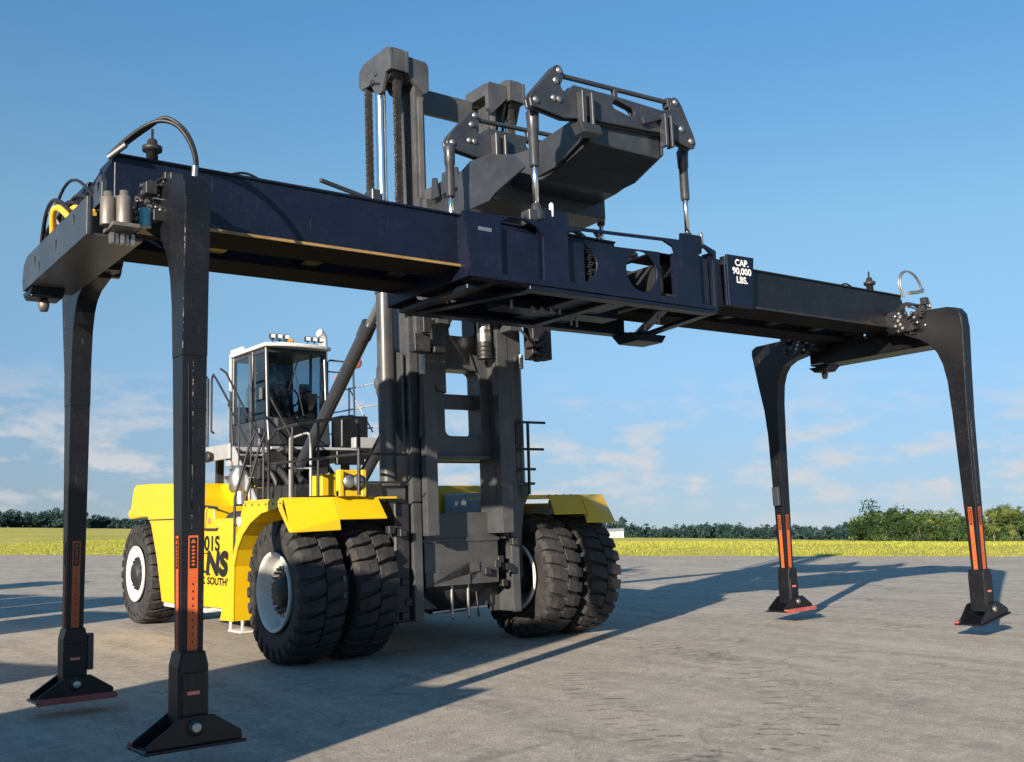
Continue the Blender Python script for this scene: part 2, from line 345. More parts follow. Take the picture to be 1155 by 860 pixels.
# ------------------------------------------------------------------ ground
E0, E1 = Vector((2.93, 82.29, 0)), Vector((27.56, 6.36, 0))      # line where the apron ends
ed = (E1 - E0); EL = ed.length; ed.normalize(); en = Vector((-ed.y, ed.x, 0))
if en.dot(fw) < 0: en = -en
PN = pray(1155, 603).cross(pray(0, 590)).normalized()
if PN.z < 0: PN = -PN
def plane_z(x, y): return CAM.z - 1.6 - (PN.x*(x - CAM.x) + PN.y*(y - CAM.y))/PN.z
def field_z(x, y):
    """the land beyond the apron: level at its edge, then easing into a very gently sloping plain"""
    e = (Vector((x, y, 0)) - E0).dot(en)
    if e <= 0: return 0
    w = min(1, e/75); return plane_z(x, y)*w*w*(3-2*w)
def ground_mat(name, field=False):
    m, nt, b = nodes_of(name); N = nt.nodes; Lk = nt.links.new
    g = N.new('ShaderNodeNewGeometry')
    def noise(scale, det=6, rough=.6, vec=None, dist=0):
        n = N.new('ShaderNodeTexNoise'); n.inputs['Scale'].default_value = scale; n.inputs['Detail'].default_value = det
        n.inputs['Roughness'].default_value = rough; n.inputs['Distortion'].default_value = dist
        Lk(vec or g.outputs['Position'], n.inputs['Vector']); return n.outputs['Fac']
    def ramp(fac, p0, c0, p1, c1, mids=()):
        r = N.new('ShaderNodeValToRGB'); e = r.color_ramp.elements
        e[0].position = p0; e[0].color = (*c0, 1); e[1].position = p1; e[1].color = (*c1, 1)
        for p, c in mids: q = e.new(p); q.color = (*c, 1)
        Lk(fac, r.inputs['Fac']); return r.outputs[0]
    def mix(f, a, b_, mode='MIX'):
        x = N.new('ShaderNodeMixRGB'); x.blend_type = mode
        if isinstance(f, float): x.inputs[0].default_value = f
        else: Lk(f, x.inputs[0])
        for i, v in ((1, a), (2, b_)):
            if isinstance(v, tuple): x.inputs[i].default_value = (*v, 1)
            else: Lk(v, x.inputs[i])
        return x.outputs[0]
    if field:
        mp = N.new('ShaderNodeMapping'); mp.inputs['Scale'].default_value = (1, 1, 1); Lk(g.outputs['Position'], mp.inputs[0])
        c = ramp(noise(.05, 6), .3, (.36, .35, .05), .7, (.66, .55, .20), [(.5, (.54, .47, .11))])
        c = mix(ramp(noise(.6, 8, .7), .35, (0,0,0), .7, (.6,.6,.6)), c, (.34, .35, .05))
        h = noise(9, 5)
        dist = .25
    else:
        # streaky, stained grey concrete apron with small aggregate
        mp = N.new('ShaderNodeMapping'); mp.inputs['Rotation'].default_value = (0,0,R(38)); mp.inputs['Scale'].default_value = (1.0, .22, 1); Lk(g.outputs['Position'], mp.inputs[0])
        c = ramp(noise(.35, 8, .62), .30, (.37, .322, .262), .72, (.54, .475, .392))
        c = mix(ramp(noise(1.6, 9, .72, mp.outputs[0]), .40, (0,0,0), .62, (.85,.85,.85)), c, (.25, .222, .186))
        c = mix(ramp(noise(5.5, 8, .78), .47, (0,0,0), .64, (.75,.75,.75)), c, (.58, .52, .435))
        c = mix(ramp(noise(.9, 6, .8, None, 1.0), .585, (0,0,0), .66, (.8,.8,.8)), c, (.17, .158, .14))
        c = mix(ramp(noise(38, 4, .7), .36, (.75,.75,.75), .55, (0,0,0)), c, (.21, .195, .17))
        c = mix(ramp(noise(150, 2, .6), .55, (0,0,0), .70, (.55,.55,.55)), c, (.58, .54, .475))
        vo = N.new('ShaderNodeTexVoronoi'); vo.feature = 'DISTANCE_TO_EDGE'; vo.inputs['Scale'].default_value = .16
        dn = N.new('ShaderNodeTexNoise'); dn.inputs['Scale'].default_value = .7; dn.inputs['Detail'].default_value = 8; Lk(g.outputs['Position'], dn.inputs['Vector'])
        av = N.new('ShaderNodeVectorMath'); av.operation = 'MULTIPLY_ADD'; av.inputs[1].default_value = (2.2,)*3
        Lk(dn.outputs['Color'], av.inputs[0]); Lk(g.outputs['Position'], av.inputs[2]); Lk(av.outputs[0], vo.inputs['Vector'])
        c = mix(ramp(vo.outputs['Distance'], .000, (.45,.45,.45), .0022, (0,0,0)), c, (.14, .13, .115))
        h = noise(45, 6, .7); dist = .02
    Lk(c, b.inputs['Base Color']); b.inputs['Roughness'].default_value = .88; b.inputs['Specular IOR Level'].default_value = .22
    bp = N.new('ShaderNodeBump'); bp.inputs['Strength'].default_value = .7; bp.inputs['Distance'].default_value = dist
    Lk(h, bp.inputs['Height']); Lk(bp.outputs[0], b.inputs['Normal'])
    MATS[name] = m
ground_mat('apron_concrete'); ground_mat('field_ground', True)
gb = MB('W')   # apron: a sheet ending along the field with a slightly ragged edge
edge = []
n = 160
for i in range(n+1):
    t = -2.2 + 4.4*i/n; p = E0 + ed*(EL*t)
    edge.append(p + en*(.35*mnoise.noise((t*60, 0, 0)) + .25*mnoise.noise((t*190, 3, 0))))
back = [p - en*400 for p in edge]
for i in range(n): gb.quad(back[i], back[i+1], edge[i+1], edge[i])
tag(gb.build('pavement', 'apron_concrete', normals=False), 'grey stained concrete apron', None, None, 'structure')
fb = MB('W'); NT, NE = 150, 46
def fpt(i, j):
    t = -14.0 + 26*i/NT; e = -14 + (0 if j == 0 else 14 - .6 + 2500*((j-1)/(NE-1))**2.4 if j > 1 else 13.0)
    p = E0 + ed*(EL*t) + en*e
    return (p.x, p.y, field_z(p.x, p.y) - (.008 if e > -.5 else .03) if e > -1.5 else -.03)
g_v = [fpt(i, j) for i in range(NT+1) for j in range(NE+1)]
g_f = [(i*(NE+1)+j, (i+1)*(NE+1)+j, (i+1)*(NE+1)+j+1, i*(NE+1)+j+1) for i in range(NT) for j in range(NE)]
fb.add(g_v, g_f, True); tag(fb.build('field', 'field_ground'), 'flat yellow-green field beyond the apron', None, None, 'structure')
# lug prints of a turning tyre on the apron
m, nt2, b2 = nodes_of('rubber_print'); MATS['rubber_print'] = m
b2.inputs['Base Color'].default_value = (.13, .118, .105, 1); b2.inputs['Roughness'].default_value = .9
nz = nt2.nodes.new('ShaderNodeTexNoise'); nz.inputs['Scale'].default_value = 4.5; nz.inputs['Detail'].default_value = 8; nz.inputs['Roughness'].default_value = .7
gg = nt2.nodes.new('ShaderNodeNewGeometry'); nt2.links.new(gg.outputs['Position'], nz.inputs['Vector'])
rp = nt2.nodes.new('ShaderNodeValToRGB'); rp.color_ramp.elements[0].position = .42; rp.color_ramp.elements[1].position = .72
rp.color_ramp.elements[0].color = (0,0,0,1); rp.color_ramp.elements[1].color = (.62,.62,.62,1)
nt2.links.new(nz.outputs['Fac'], rp.inputs[0]); nt2.links.new(rp.outputs[0], b2.inputs['Alpha'])
def track(pts, w, name):
    mb = MB('W'); P = [Vector((*p, .004)) for p in pts]
    # smooth resample
    S = []
    for i in range(len(P)-1):
        p0, p1, p2, p3 = P[max(i-1,0)], P[i], P[i+1], P[min(i+2, len(P)-1)]
        for k in range(12):
            t = k/12; S.append(.5*((2*p1)+(p2-p0)*t+(2*p0-5*p1+4*p2-p3)*t*t+(3*p1-p0-3*p2+p3)*t**3))
    acc = 0; last = S[0]; k = 0
    for i in range(1, len(S)):
        acc += (S[i]-last).length; last = S[i]
        if acc > .16:
            acc = 0; k += 1; d = (S[i]-S[i-1]).normalized(); q = Vector((-d.y, d.x, 0))
            for sgn, off in ((1, 0), (-1, .07)):
                c = S[i] + d*off
                mb.quad(c + q*sgn*.01, c + q*sgn*w*.5 + d*.05, c + q*sgn*w*.5 + d*.12, c + q*sgn*.01 + d*.07)
    tag(mb.build(name, 'rubber_print', normals=False), 'dark tyre tread print curving across the apron', None, None, 'structure')
track([(2.6,2.4),(1.58,.07),(.75,-1.6),(-.41,-2.97),(-1.49,-3.73),(-2.6,-3.9)], .62, 'tyre_track')
track([(.3,.6),(-.9,-.6),(-1.59,-1.79),(-2.2,-3.0),(-2.9,-4.6)], .5, 'tyre_track')

gt = MB('W'); grn = random.Random(4)
for k in range(900):
    d_ = 3.5 + 22*grn.random()**1.5; a_ = math.atan2(fw.y, fw.x) + grn.uniform(-.5, .5); x, y = CAM.x + d_*math.cos(a_), CAM.y + d_*math.sin(a_); q = grn.uniform(.004, .013)
    t = grn.uniform(0, 6.3); P3 = [(x + q*math.cos(t+2.1*i)*grn.uniform(.6,1.3), y + q*math.sin(t+2.1*i)*grn.uniform(.6,1.3), 0) for i in range(3)]
    gt.add(P3 + [(x, y, q*grn.uniform(.5,.9))], [(0,1,3),(1,2,3),(2,0,3)])
tag(gt.build('grit', 'trunk_bark'), 'loose grit scattered over the apron', None, None, 'stuff')
# ------------------------------------------------------------------ spreader with its four lifting legs
YC = .145
SP = thing('container_spreader', 'black telescopic container spreader with four hanging legs, carried by the yellow lift truck', 'container spreader',
           FM @ Matrix.Translation((0, YC, .18)))
def my(y): return 2*YC - y
NV, BK, CH = 'navy_paint', 'black_paint', 'charcoal_paint'
# centre frame -------------------------------------------------------
cf = MB()
outl = [(-2.34,4.91),(-2.25,4.23),(1.42,4.22),(1.45,4.97),(1.22,5.04),(1.20,5.13),(.85,5.12),(.84,5.03),(.60,5.02),(-.93,4.945),(-.945,5.10),(-1.26,5.09),(-1.265,4.955)]
holes = [[(-1.87,4.29),(-1.30,4.29),(-1.29,4.78),(-1.38,4.87),(-1.55,4.925),(-1.75,4.925),(-1.87,4.86)],
         [(-.955,4.31),(.74,4.30),(.76,4.80),(.70,4.93),(.55,4.985),(-.70,4.925),(-.95,4.88)],
         [(1.14,4.27),(1.385,4.265),(1.40,4.90),(1.27,4.985),(1.14,4.96)]]
cf.plate(outl, -.72, -.685, 'y', holes)
back = [(-2.25,4.91),(-2.25,4.23),(1.42,4.22),(1.45,4.97)]
cf.plate(back, .975, 1.01, 'y', [circ(-.75,4.57,.2), circ(.35,4.57,.26,ry=.2), rrect(-1.9,-1.2,4.36,4.8,.06)])
cf.box(-2.22, -1.95, -.684, .974, 4.905, 4.93); cf.box(-2.27, -2.24, -.684, .974, 4.24, 4.90)
cf.box(1.405, 1.435, -.684, -.52, 4.23, 4.96)
for x in (-1.1, .98): cf.box(x-.15, x+.15, -.684, -.53, 4.27, 4.90)
cf.box(-2.2, 1.4, -.684, -.55, 4.235, 4.26)
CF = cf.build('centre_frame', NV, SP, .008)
pn = MB()     # recessed inner panels with round openings
pn.plate([(-1.95,4.25),(-1.22,4.25),(-1.20,4.80),(-1.95,4.81)], -.655, -.63)
half = [(-.655,4.36)] + circ(-.70,4.58,.225,14,-72,72) + [(-.655,4.80)]
pn.plate([(-1.0,4.27),(.52,4.27),(.54,4.86),(-1.0,4.80)], -.645, -.62, 'y', [half, circ(.23,4.585,.245,28)])
pn.plate([(1.10,4.25),(1.36,4.25),(1.36,4.86),(1.24,4.90),(1.10,4.90)], -.655, -.63)
pn.build('inner_panel', NV, CF, .005)
rg = MB(); rg.plate(circ(1.16,4.56,.2,16,-80,80) + circ(1.16,4.56,.185,16,80,-80), -.658, -.652); rg.build('round_cover_seam', 'black_decal', CF)
dk = MB()     # dark machinery inside the box
for x in (-1.75,-.55,-.1,.6): dk.box(x, x+.12, -.5, .9, 4.3, 4.75)
dk.cyl((-1.6,.16,4.72),(1.35,.16,4.72),.11,14); dk.cyl((-1.6,.5,4.5),(.0,.5,4.5),.07,12)
for k in range(14): dk.box(-.60+.03*(k%3), -.52+.03*(k%3), -.6, -.52, 4.38+.028*k, 4.395+.028*k)
dk.build('centre_cylinder', 'dark_part', CF)
un = MB()     # lower frame seen from beneath
un.box(-1.5, 1.42, -.71, -.55, 4.17, 4.215); un.box(-2.0, 1.72, .86, 1.03, 4.17, 4.215)
un.bar((-2.1,-.5,4.18),(-2.1,.9,4.18),.14,.05)
for a, b_ in ((-1.45,-1.9), (-.2,-.2), (.65,1.55), (1.36,1.66)): un.bar((a,-.54,4.19),(b_,.86,4.19),.13,.045)
un.box(-1.2, .6, .2, .5, 4.2, 4.30); un.box(-.6,.2,-.45,.8,4.22,4.3)
un.plate([(1.2,4.165),(1.32,4.06),(1.78,4.06),(1.86,4.165)], .62, 1.0)
un.build('lower_frame', NV, CF, .006)
mh = MB()     # small pale fittings under the frame
for k in range(7): mh.cyl((-.85+.07*k, .1+.05*(k%2), 4.21),(-.85+.07*k, .1+.05*(k%2), 4.15),.014,8)
for x, y in ((-.05,.35),(.08,.4),(.9,-.2),(1.05,.2),(-1.3,-.1)): mh.cyl((x,y,4.2),(x,y,4.10),.016,8)
mh.build_each('grease_fitting', 'steel', CF)
pl = MB(); pl.box(-2.16, -1.99, -.7245, -.7215, 4.725, 4.765); pl.build('name_plate', 'steel', CF)
# posts / sockets that take the four hanger rods
for x, y, nm in ((-1.28,-.60,'f'), (1.09,-.60,'f'), (-1.40,.9,'r'), (1.03,.9,'r')):
    s_ = MB()
    s_.box(x-.16, x-.055, y-.075, y+.075, 4.93, 5.08); s_.box(x+.055, x+.16, y-.075, y+.075, 4.93, 5.08); s_.box(x-.16,x+.16,y-.075,y+.075,4.925,4.95)
    s_.lathe([(0,.0),(0,.085),(.1,.085),(.13,.06),(.2,.05),(.2,0)], (x,y,4.98), 'z', 16)
    s_.cyl((x-.2,y,5.0),(x+.2,y,5.0),.028,12)
    s_.build('rod_socket', CH, SP, .006)
    h = MB(); h.lathe([(0,0),(0,.032),(.75,.032),(.75,0)], (x,y,5.12), 'z', 14); rod = h.build('hanger_rod', 'chrome', SP)
    t = MB(); t.lathe([(0,0),(0,.048),(.02,.056),(.4,.056),(.42,.066),(.54,.07),(.62,.075),(.68,.045),(.68,0)], (x,y,5.60 if nm=='f' else 5.66), 'z', 16); t.build('rod_sleeve', CH, rod)
    p_ = MB(); p_.lathe([(0,0),(0,.026),(.14,.026),(.16,.012),(.16,0)], (x+.13,y-.1,5.02), 'z', 10); p_.build('locking_pin', 'white_decal' if x < 0 else 'steel', rod)
# pendulum beams with their tie rods above the frame
LP = [(-1.455,6.20),(-1.47,6.29),(-1.43,6.37),(-1.10,6.745),(-1.05,6.775),(-.99,6.75),(-.965,6.69),(-.985,6.60),(-1.02,6.535),(-.99,6.485),(-.93,6.48),(-.88,6.53),(-.83,6.585),(-.09,6.595),(.56,6.585),
      (.69,6.62),(.735,6.76),(.79,6.805),(.86,6.79),(.91,6.73),(1.10,6.37),(1.13,6.27),(1.09,6.20),(1.02,6.19),(.84,6.23),(.69,6.30),(.53,6.29),(-.50,6.23),(-.79,6.19),(-.98,6.16),(-1.36,6.205)]
for y, sc in ((-.75, 1), (.93, 1)):
    dz = 0 if y < 0 else .07; dx = 0 if y < 0 else .02
    slot = circ(.04+dx,6.45+dz,.06,8,-90,90) + circ(-.18+dx,6.49+dz,.06,8,90,270)
    pb = MB()
    sh = [(a+dx, b_+dz) for a, b_ in LP]
    pb.plate(sh, y-.055, y-.02, 'y', [slot]); pb.plate(sh, y+.02, y+.055, 'y', [slot])
    pb.box(-.88+dx, .55+dx, y-.02, y+.02, 6.30+dz, 6.36+dz)
    # cheek plates that carry the beam on the arm
    for x0, x1 in ((-.80,-.74),(-.66,-.62),(.50,.55),(.60,.64)):
        pb.box(x0+dx, x1+dx, y-.16, y-.055, 6.10+dz, 6.50+dz)
    pb.plate([(-.72+dx,6.52+dz),(-.52+dx,6.30+dz),(-.50+dx,6.22+dz),(-.74+dx,6.24+dz)], y-.10, y-.055)
    pb.plate([(-.86+dx,6.12+dz),(-.56+dx,6.12+dz),(-.52+dx,6.02+dz),(-.80+dx,6.0+dz)], y-.17, y+.0)
    pb.bar((.18+dx,y-.09,6.36+dz),(.46+dx,y-.09,6.47+dz),.05,.09)
    B = pb.build('pendulum_beam', CH, SP, .007)
    for px_, pz in ((-1.035,6.705),(-1.09,6.575),(-1.13,6.36),(-1.385,6.285),(1.035,6.285),(.88,6.41),(.80,6.735),(-.70,6.16),(-.645,6.33),(.55,6.24),(-1.06,6.36)):
        c_ = MB(); c_.lathe([(0,0),(0,.030),(.012,.034),(.02,.030),(.02,0)], (px_+dx, y-.055, pz+dz), 'y', 14, -1)
        c_.lathe([(0,0),(0,.040),(.008,.040),(.008,0)], (px_+dx, y-.056, pz+dz), 'y', 14, -1); c_.build('pivot_pin', 'steel', B)
    tr = MB(); tr.cyl((-1.0+dx,y-.005,6.675+dz),(.74+dx,y-.005,6.735+dz),.03,12)
    tr.box(-.19+dx,-.13+dx,y-.03,y+.03,6.58+dz,6.70+dz); tr.box(.68+dx,.80+dx,y-.05,y+.05,6.66+dz,6.78+dz)
    tr.build('tie_rod', CH, SP, .004)
# telescopic beams ----------------------------------------------------
for sx in (-1, 1):
    b_ = MB(); xo, xi = 5.75*sx, (.05 if sx < 0 else .56)*sx
    lo, hi = min(xo, xi), max(xo, xi)
    zt = 4.935 if sx < 0 else 4.895
    for y0, y1 in ((-.50,-.06), (.36,.80)):
        b_.box(lo if sx < 0 else lo+.40, hi, y0, y1, 4.385, zt)
        b_.box(lo, hi, y0-.025, y1+.025, zt-.02, zt+.004)
        b_.plate([(5.74*sx, zt), (6.04*sx, 4.36), (5.74*sx, 4.36)], y0+.01, y0+.05)
        b_.plate([(5.74*sx, zt), (6.04*sx, 4.36), (5.74*sx, 4.36)], y1-.05, y1-.01)
    for x in (2.6, 3.6, 4.6, 5.5): b_.box(x*sx-.09, x*sx+.09, -.06, .36, 4.40, 4.52)
    E_ = b_.build('extension_beam', NV if sx < 0 else BK, SP, .006)  # one steel paint; shade at left, sun at right put into its colours
    w = MB(); [w.box(lo, hi, y0-.03, y1+.03, 4.36, 4.383) for y0, y1 in ((-.50,-.06),(.36,.80))]; w.build_each('beam_flange', 'matte_black', E_)
    w = MB(); w.box(lo+.05, hi-.05, -.545, -.531, 4.362, 4.388); w.build('flange_edge_strip', 'sunlit_edge_brown' if sx < 0 else 'dark_part', E_)  # left strip paints sunlight on the lower flange edge
    hh = MB(); hh.tube(arc3((4.75*sx,-.4,zt),(4.35*sx,-.4,zt),.07), .012, 6); hh.build('grab_wire', 'hose_rubber', E_)
    g_ = MB(); xk = -5.42 if sx < 0 else 5.05
    yk = -.45
    g_.lathe([(0,0),(0,.05),(.10,.05),(.10,.085),(.14,.085),(.15,.05),(.20,.04),(.22,.012),(.30,.012),(.30,0)], (xk,yk,zt+.0), 'z', 14); g_.build_each('indicator_post', 'dark_part', E_)
    # end beam with corner castings
    e_ = MB(); x0, x1 = sorted((5.82*sx, 6.10*sx))
    face = 6.085*sx
    e_.plate([(-1.02,4.05),(1.18,4.05),(1.22,4.14),(1.18,4.30),(1.05,4.36),(-1.02,4.36)], face-.015, face+.015, 'x',
             [circ(.72,4.24,.035,10,ry=.05), circ(.55,4.15,.03,10,ry=.045), circ(-.05,4.20,.035,10,ry=.05), circ(-.62,4.27,.03,10,ry=.045)])
    xa, xb = sorted((5.66*sx, 6.07*sx))
    e_.box(xa, xb, -1.0, 1.16, 4.052, 4.075); e_.box(xa, xa+.02, -1.0, 1.16, 4.08, 4.34)
    for y in (-.7,-.3,.1,.5,.9): e_.box(xa+.02, xb-.02, y-.015, y+.015, 4.08, 4.30)
    e_.box(xa, xb, -.52, -.48, 4.30, 4.36); e_.box(xa, xb, .78, .82, 4.30, 4.36)
    for y in (-1.0, .44):
        e_.plate([(y,4.34),(y+.24,4.34),(y+.24,4.48),(y+.18,4.56),(y+.06,4.58),(y,4.50)], (face-.12*sx)-.02, (face-.12*sx)+.02, 'x', [circ(y+.11,4.49,.04,10)])
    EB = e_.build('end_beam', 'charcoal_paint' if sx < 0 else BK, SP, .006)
    for y in (1.10,):
        t = MB(); xc_ = 5.93*sx
        t.box(xc_-.14, xc_+.14, y-.12, y+.12, 3.97, 4.05); t.plate([(y-.2,4.05),(y-.12,3.99),(y+.12,3.99),(y+.2,4.05)], xc_-.15, xc_+.15, 'x')
        T = t.build('corner_housing', BK, EB, .008)
        q = MB(); q.lathe([(0,0),(.0,.035),(.05,.05),(.09,.05),(.13,0)], (xc_,y,3.86), 'z', 12); q.build('twistlock', 'worn_steel', EB)
    # valves, canisters and hoses lying on the end beam
    v = MB(); xm = 5.86*sx
    for (cx, cy, r) in ((xm,-1.0,.075),(xm-.0,-1.17,.06),(xm+.1*sx,-1.09,.06)): v.lathe([(0,0),(0,r),(.004,r),(.22,r),(.225,r*.9),(.23,r*.6),(.27,r*.6),(.27,0)], (cx,cy,4.12), 'z', 14)
    v.box(xm-.1, xm+.1, -1.24, -.95, 4.09, 4.12)
    VV = v.build_each('hydraulic_accumulator', 'worn_steel', EB)
    v = MB(); v.cyl((xm-.2*sx,-1.05,4.16),(xm-.2*sx,-1.05,4.31),.05,12); v.build('fluid_filter', 'blue_filter', EB)
    v = MB(); v.tube([(xm-.33*sx,-1.08,4.10),(xm-.33*sx,-1.08,4.40),(xm-.25*sx,-1.08,4.40)], .012, 6); v.build('guard_bracket', 'steel', EB)
    v = MB()
    for k in range(5): v.box(xm-.08+.04*k, xm-.055+.04*k, -1.1+.02*(k%2), -1.04, 3.99, 4.07)
    v.build_each('hose_coupling', 'steel', EB)
    v = MB()
    for k in range(4): v.box(xm-.13*sx-.05, xm-.13*sx+.05, -.35+.28*k, -.17+.28*k, 4.34, 4.46+.03*(k%2))
    v.build_each('valve_block', 'dark_part', EB, .004)
    rnd = random.Random(3+sx)
    for nm, mt, sets in (('hose', 'hose_rubber', [(1.05,-.45,.40,.018),(.95,-.2,.34,.018),(.85,.0,.38,.016),(.7,-.6,.30,.018),(.4,-.85,.28,.016),(1.1,.35,.22,.018),(.8,-.3,.30,.02),(.6,-.75,.36,.018),(.2,-.9,.24,.018),(1.0,-.7,.46,.014)]),
                     ('yellow_hose', 'yellow_hose', [(.45,-.1,.22,.03),(.25,-.3,.18,.028),(.1,-.5,.2,.028),(.6,.1,.16,.026)]), ('pipe', 'steel', [(.9,.3,.30,.018),(.6,.1,.32,.018),(.3,-.25,.28,.02),(1.0,.5,.26,.018)])):
        for ya, yb, h, r in sets:
            h_ = MB(); xx = 5.95*sx + rnd.uniform(-.06,.06)
            h_.tube([p for p in arc3((xx,ya,4.36),(xx-.05*sx,yb,4.38),h,14,(rnd.uniform(-.08,.08),0,0))], r, 7); h_.build(nm, mt, EB)
# capacity sign plate on the right of the centre frame
sg = MB(); sg.plate([(1.76,5.00),(2.28,5.01),(2.20,4.33),(1.75,4.33)], -.62, -.59); sg.box(1.46,1.76,-.54,-.51,4.34,4.94); sg.box(1.745,1.765,-.59,-.51,4.34,4.98)
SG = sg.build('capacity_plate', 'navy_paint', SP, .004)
for k, (t_, zz) in enumerate((('CAP.', 4.905), ('90,000', 4.795), ('LBS.', 4.68))):
    text('capacity_lettering', t_, .118, (2.035 - .008*k, -.6235, zz), (1, 0, .012), (0, 0, 1), 'white_decal', SG, 'L', bold=.004, sx=1.05 if k != 1 else 1.12)
# hydraulic lines over the centre box
hz = MB(); hz.tube(arc3((-.75,-.1,4.97),(.35,.2,4.98),.22,16), .03, 8); hz.tube(arc3((-.6,-.02,4.97),(.38,.28,4.98),.24,16), .022, 8)
hz.cyl((-1.0,.0,5.02),(.9,.15,5.04),.055,12); hz.box(.25,.42,.1,.3,4.95,5.06); hz.tube([(.33,.2,5.06),(.36,.2,5.2),(.3,.22,5.3)],.03,8)
hz.tube(arc3((.42,.25,5.02),(.8,.3,4.98),.05), .02, 6); hz.box(.5,.8,.1,.5,4.93,5.0)
hz.build('hose_bundle', 'hose_rubber', SP)
# legs ------------------------------------------------------------------
PROF_F = [(-.70,4.50),(-1.03,4.52),(-1.44,4.50),(-1.56,4.47),(-1.625,4.38),(-1.645,4.18),(-1.61,3.55),(-1.588,3.05),(-1.365,3.05),(-1.345,3.45),(-1.30,3.70),(-1.23,3.88),(-1.12,4.02),(-.98,4.11),(-.86,4.16),(-.70,4.24)]
PROF_R = [(-.70,4.46),(-1.20,4.50),(-1.70,4.49),(-1.79,4.44),(-1.80,4.36),(-1.70,3.80),(-1.62,3.40),(-1.588,3.05),(-1.365,3.05),(-1.35,3.50),(-1.315,3.80),(-1.25,3.98),(-1.16,4.09),(-1.02,4.16),(-.70,4.22)]
for sx in (-1, 1):
    for front in (True, False):
        f = (lambda y: y) if front else my
        xc_ = 5.445*sx
        leg = MB()
        leg.plate([(f(a), c) for a, c in (PROF_F if front else PROF_R)], xc_-.098, xc_+.098, 'x')
        def sect(z0, z1, ya0, ya1, yb0, yb1, hw0, hw1):   # tapered box column
            vs_ = [(xc_-hw0,f(ya0),z0),(xc_+hw0,f(ya0),z0),(xc_+hw0,f(yb0),z0),(xc_-hw0,f(yb0),z0),(xc_-hw1,f(ya1),z1),(xc_+hw1,f(ya1),z1),(xc_+hw1,f(yb1),z1),(xc_-hw1,f(yb1),z1)]
            leg.add(vs_, [(0,3,2,1),(4,5,6,7),(0,1,5,4),(1,2,6,5),(2,3,7,6),(3,0,4,7)])
        sect(.80, 3.049, -1.550, -1.586, -1.415, -1.367, .082, .0955)
        for dx in (-.045,): leg.box(xc_+dx-.004, xc_+dx+.004, min(f(-1.59),f(-1.583)), max(f(-1.59),f(-1.583)), 1.9, 3.0)
        Lg = leg.build('leg', BK, SP, .010, 2)
        for zz0, zz1, dx_, ya_, yb_ in ((1.75, 3.0, -.0125, -1.5655, -1.588), (3.1, 4.32, -.0965, -1.594, -1.650)):   # chipped paint along the weld seams
            wl = MB(); k_ = 1 if dx_ > -.05 else 1
            def WP(z, o): t_ = (z-zz0)/(zz1-zz0); return (xc_+dx_+o, f(ya_+(yb_-ya_)*t_), z)
            wl.quad(WP(zz0,-.004), WP(zz0,.004), WP(zz1,.004), WP(zz1,-.004)); wl.build('weld_seam', 'chipped_seam', Lg, normals=False)
        # knuckle at the pivot
        kn = MB(); 
        kn.cyl((xc_-.2,f(-.80),4.35),(xc_+.2,f(-.80),4.35),.10,18); kn.cyl((xc_-.15,f(-.62),4.42),(xc_+.15,f(-.62),4.42),.16,18)
        kn.box(xc_-.13, xc_+.13, min(f(-.72),f(-.5)), max(f(-.72),f(-.5)), 4.26, 4.55)
        K = kn.build('pivot_knuckle', BK, Lg, .006)
        bo = MB()
        for a, z in ((-.72,4.60),(-.82,4.58),(-.92,4.60),(-1.02,4.585),(-.66,4.50),(-.64,4.38),(-.70,4.28)): bo.lathe([(0,0),(0,.026),(.03,.026),(.045,.012),(.045,0)], (xc_+(.03 if z>4.5 else -.13), f(a), z-.06 if z>4.5 else z), 'z' if z>4.5 else 'x', 9, 1 if z>4.5 else -1)
        for dy in (0,.06,.12): bo.cyl((xc_-.21,f(-.80+dy*.5),4.30+dy),(xc_-.19,f(-.80+dy*.5),4.30+dy),.022,9)
        for dy, dz in ((-.9,4.28),(-.98,4.36),(-1.1,4.30),(-.86,4.40),(-1.05,4.44)): bo.lathe([(0,0),(0,.02),(.02,.022),(.03,.01),(.03,0)], (xc_-.098, f(dy), dz), 'x', 9, -1)
        bo.build_each('pivot_bolt', 'steel', Lg)
        ho = MB()
        for k in range(3): ho.tube(arc3((xc_-.05+.05*k,f(-.5),4.55),(xc_-.02+.05*k,f(-1.15+.1*k),4.55),.10+.03*k,10), .016, 6)
        ho.build('hydraulic_hose', 'hose_rubber', Lg)
        if front:
            big = MB()
            if sx < 0:
                for o in (0,.035): big.tube(spl([(-5.80+o,-.50,4.90),(-5.72+o,-.62,5.00),(-5.60+o,-.80,5.10),(-5.50+o,-.92,5.13+o),(-5.40+o,-1.03,5.07),(-5.33+o*.5,-1.12,4.92),(-5.305+o*.3,-1.19,4.74),(-5.32+o*.3,-1.22,4.55)]), .018, 8)
                big.build('looping_hose', 'hose_rubber', Lg)
                ft = MB(); ft.cyl((-5.325,-1.222,4.52),(-5.312,-1.205,4.68),.026,8); ft.cyl((-5.80,-.50,4.89),(-5.70,-.65,4.975),.024,8); ft.build_each('hose_coupling', 'steel', Lg)
            else:
                for o in (0,.05): big.tube(spl([(5.46+o,-.7,4.80),(5.40+o,-.7,5.0),(5.47+o,-.7,5.15),(5.63+o,-.7,5.215),(5.82+o*.8,-.7,5.17),(5.95+o*.5,-.7,5.05),(6.0+o*.3,-.7,4.92)]), .013, 7)
                big.tube([(5.55,-.75,4.86),(5.8,-.75,4.90),(6.02,-.7,4.97)], .03, 7)
                big.tube([(5.84+.085*math.cos(t*.6),-.85,4.68+.085*math.sin(t*.6)) for t in range(12)], .022, 6)
                big.build('looping_hose', 'steel', Lg)
        pc = MB(); pr_ = random.Random(31 + sx + 5*front)
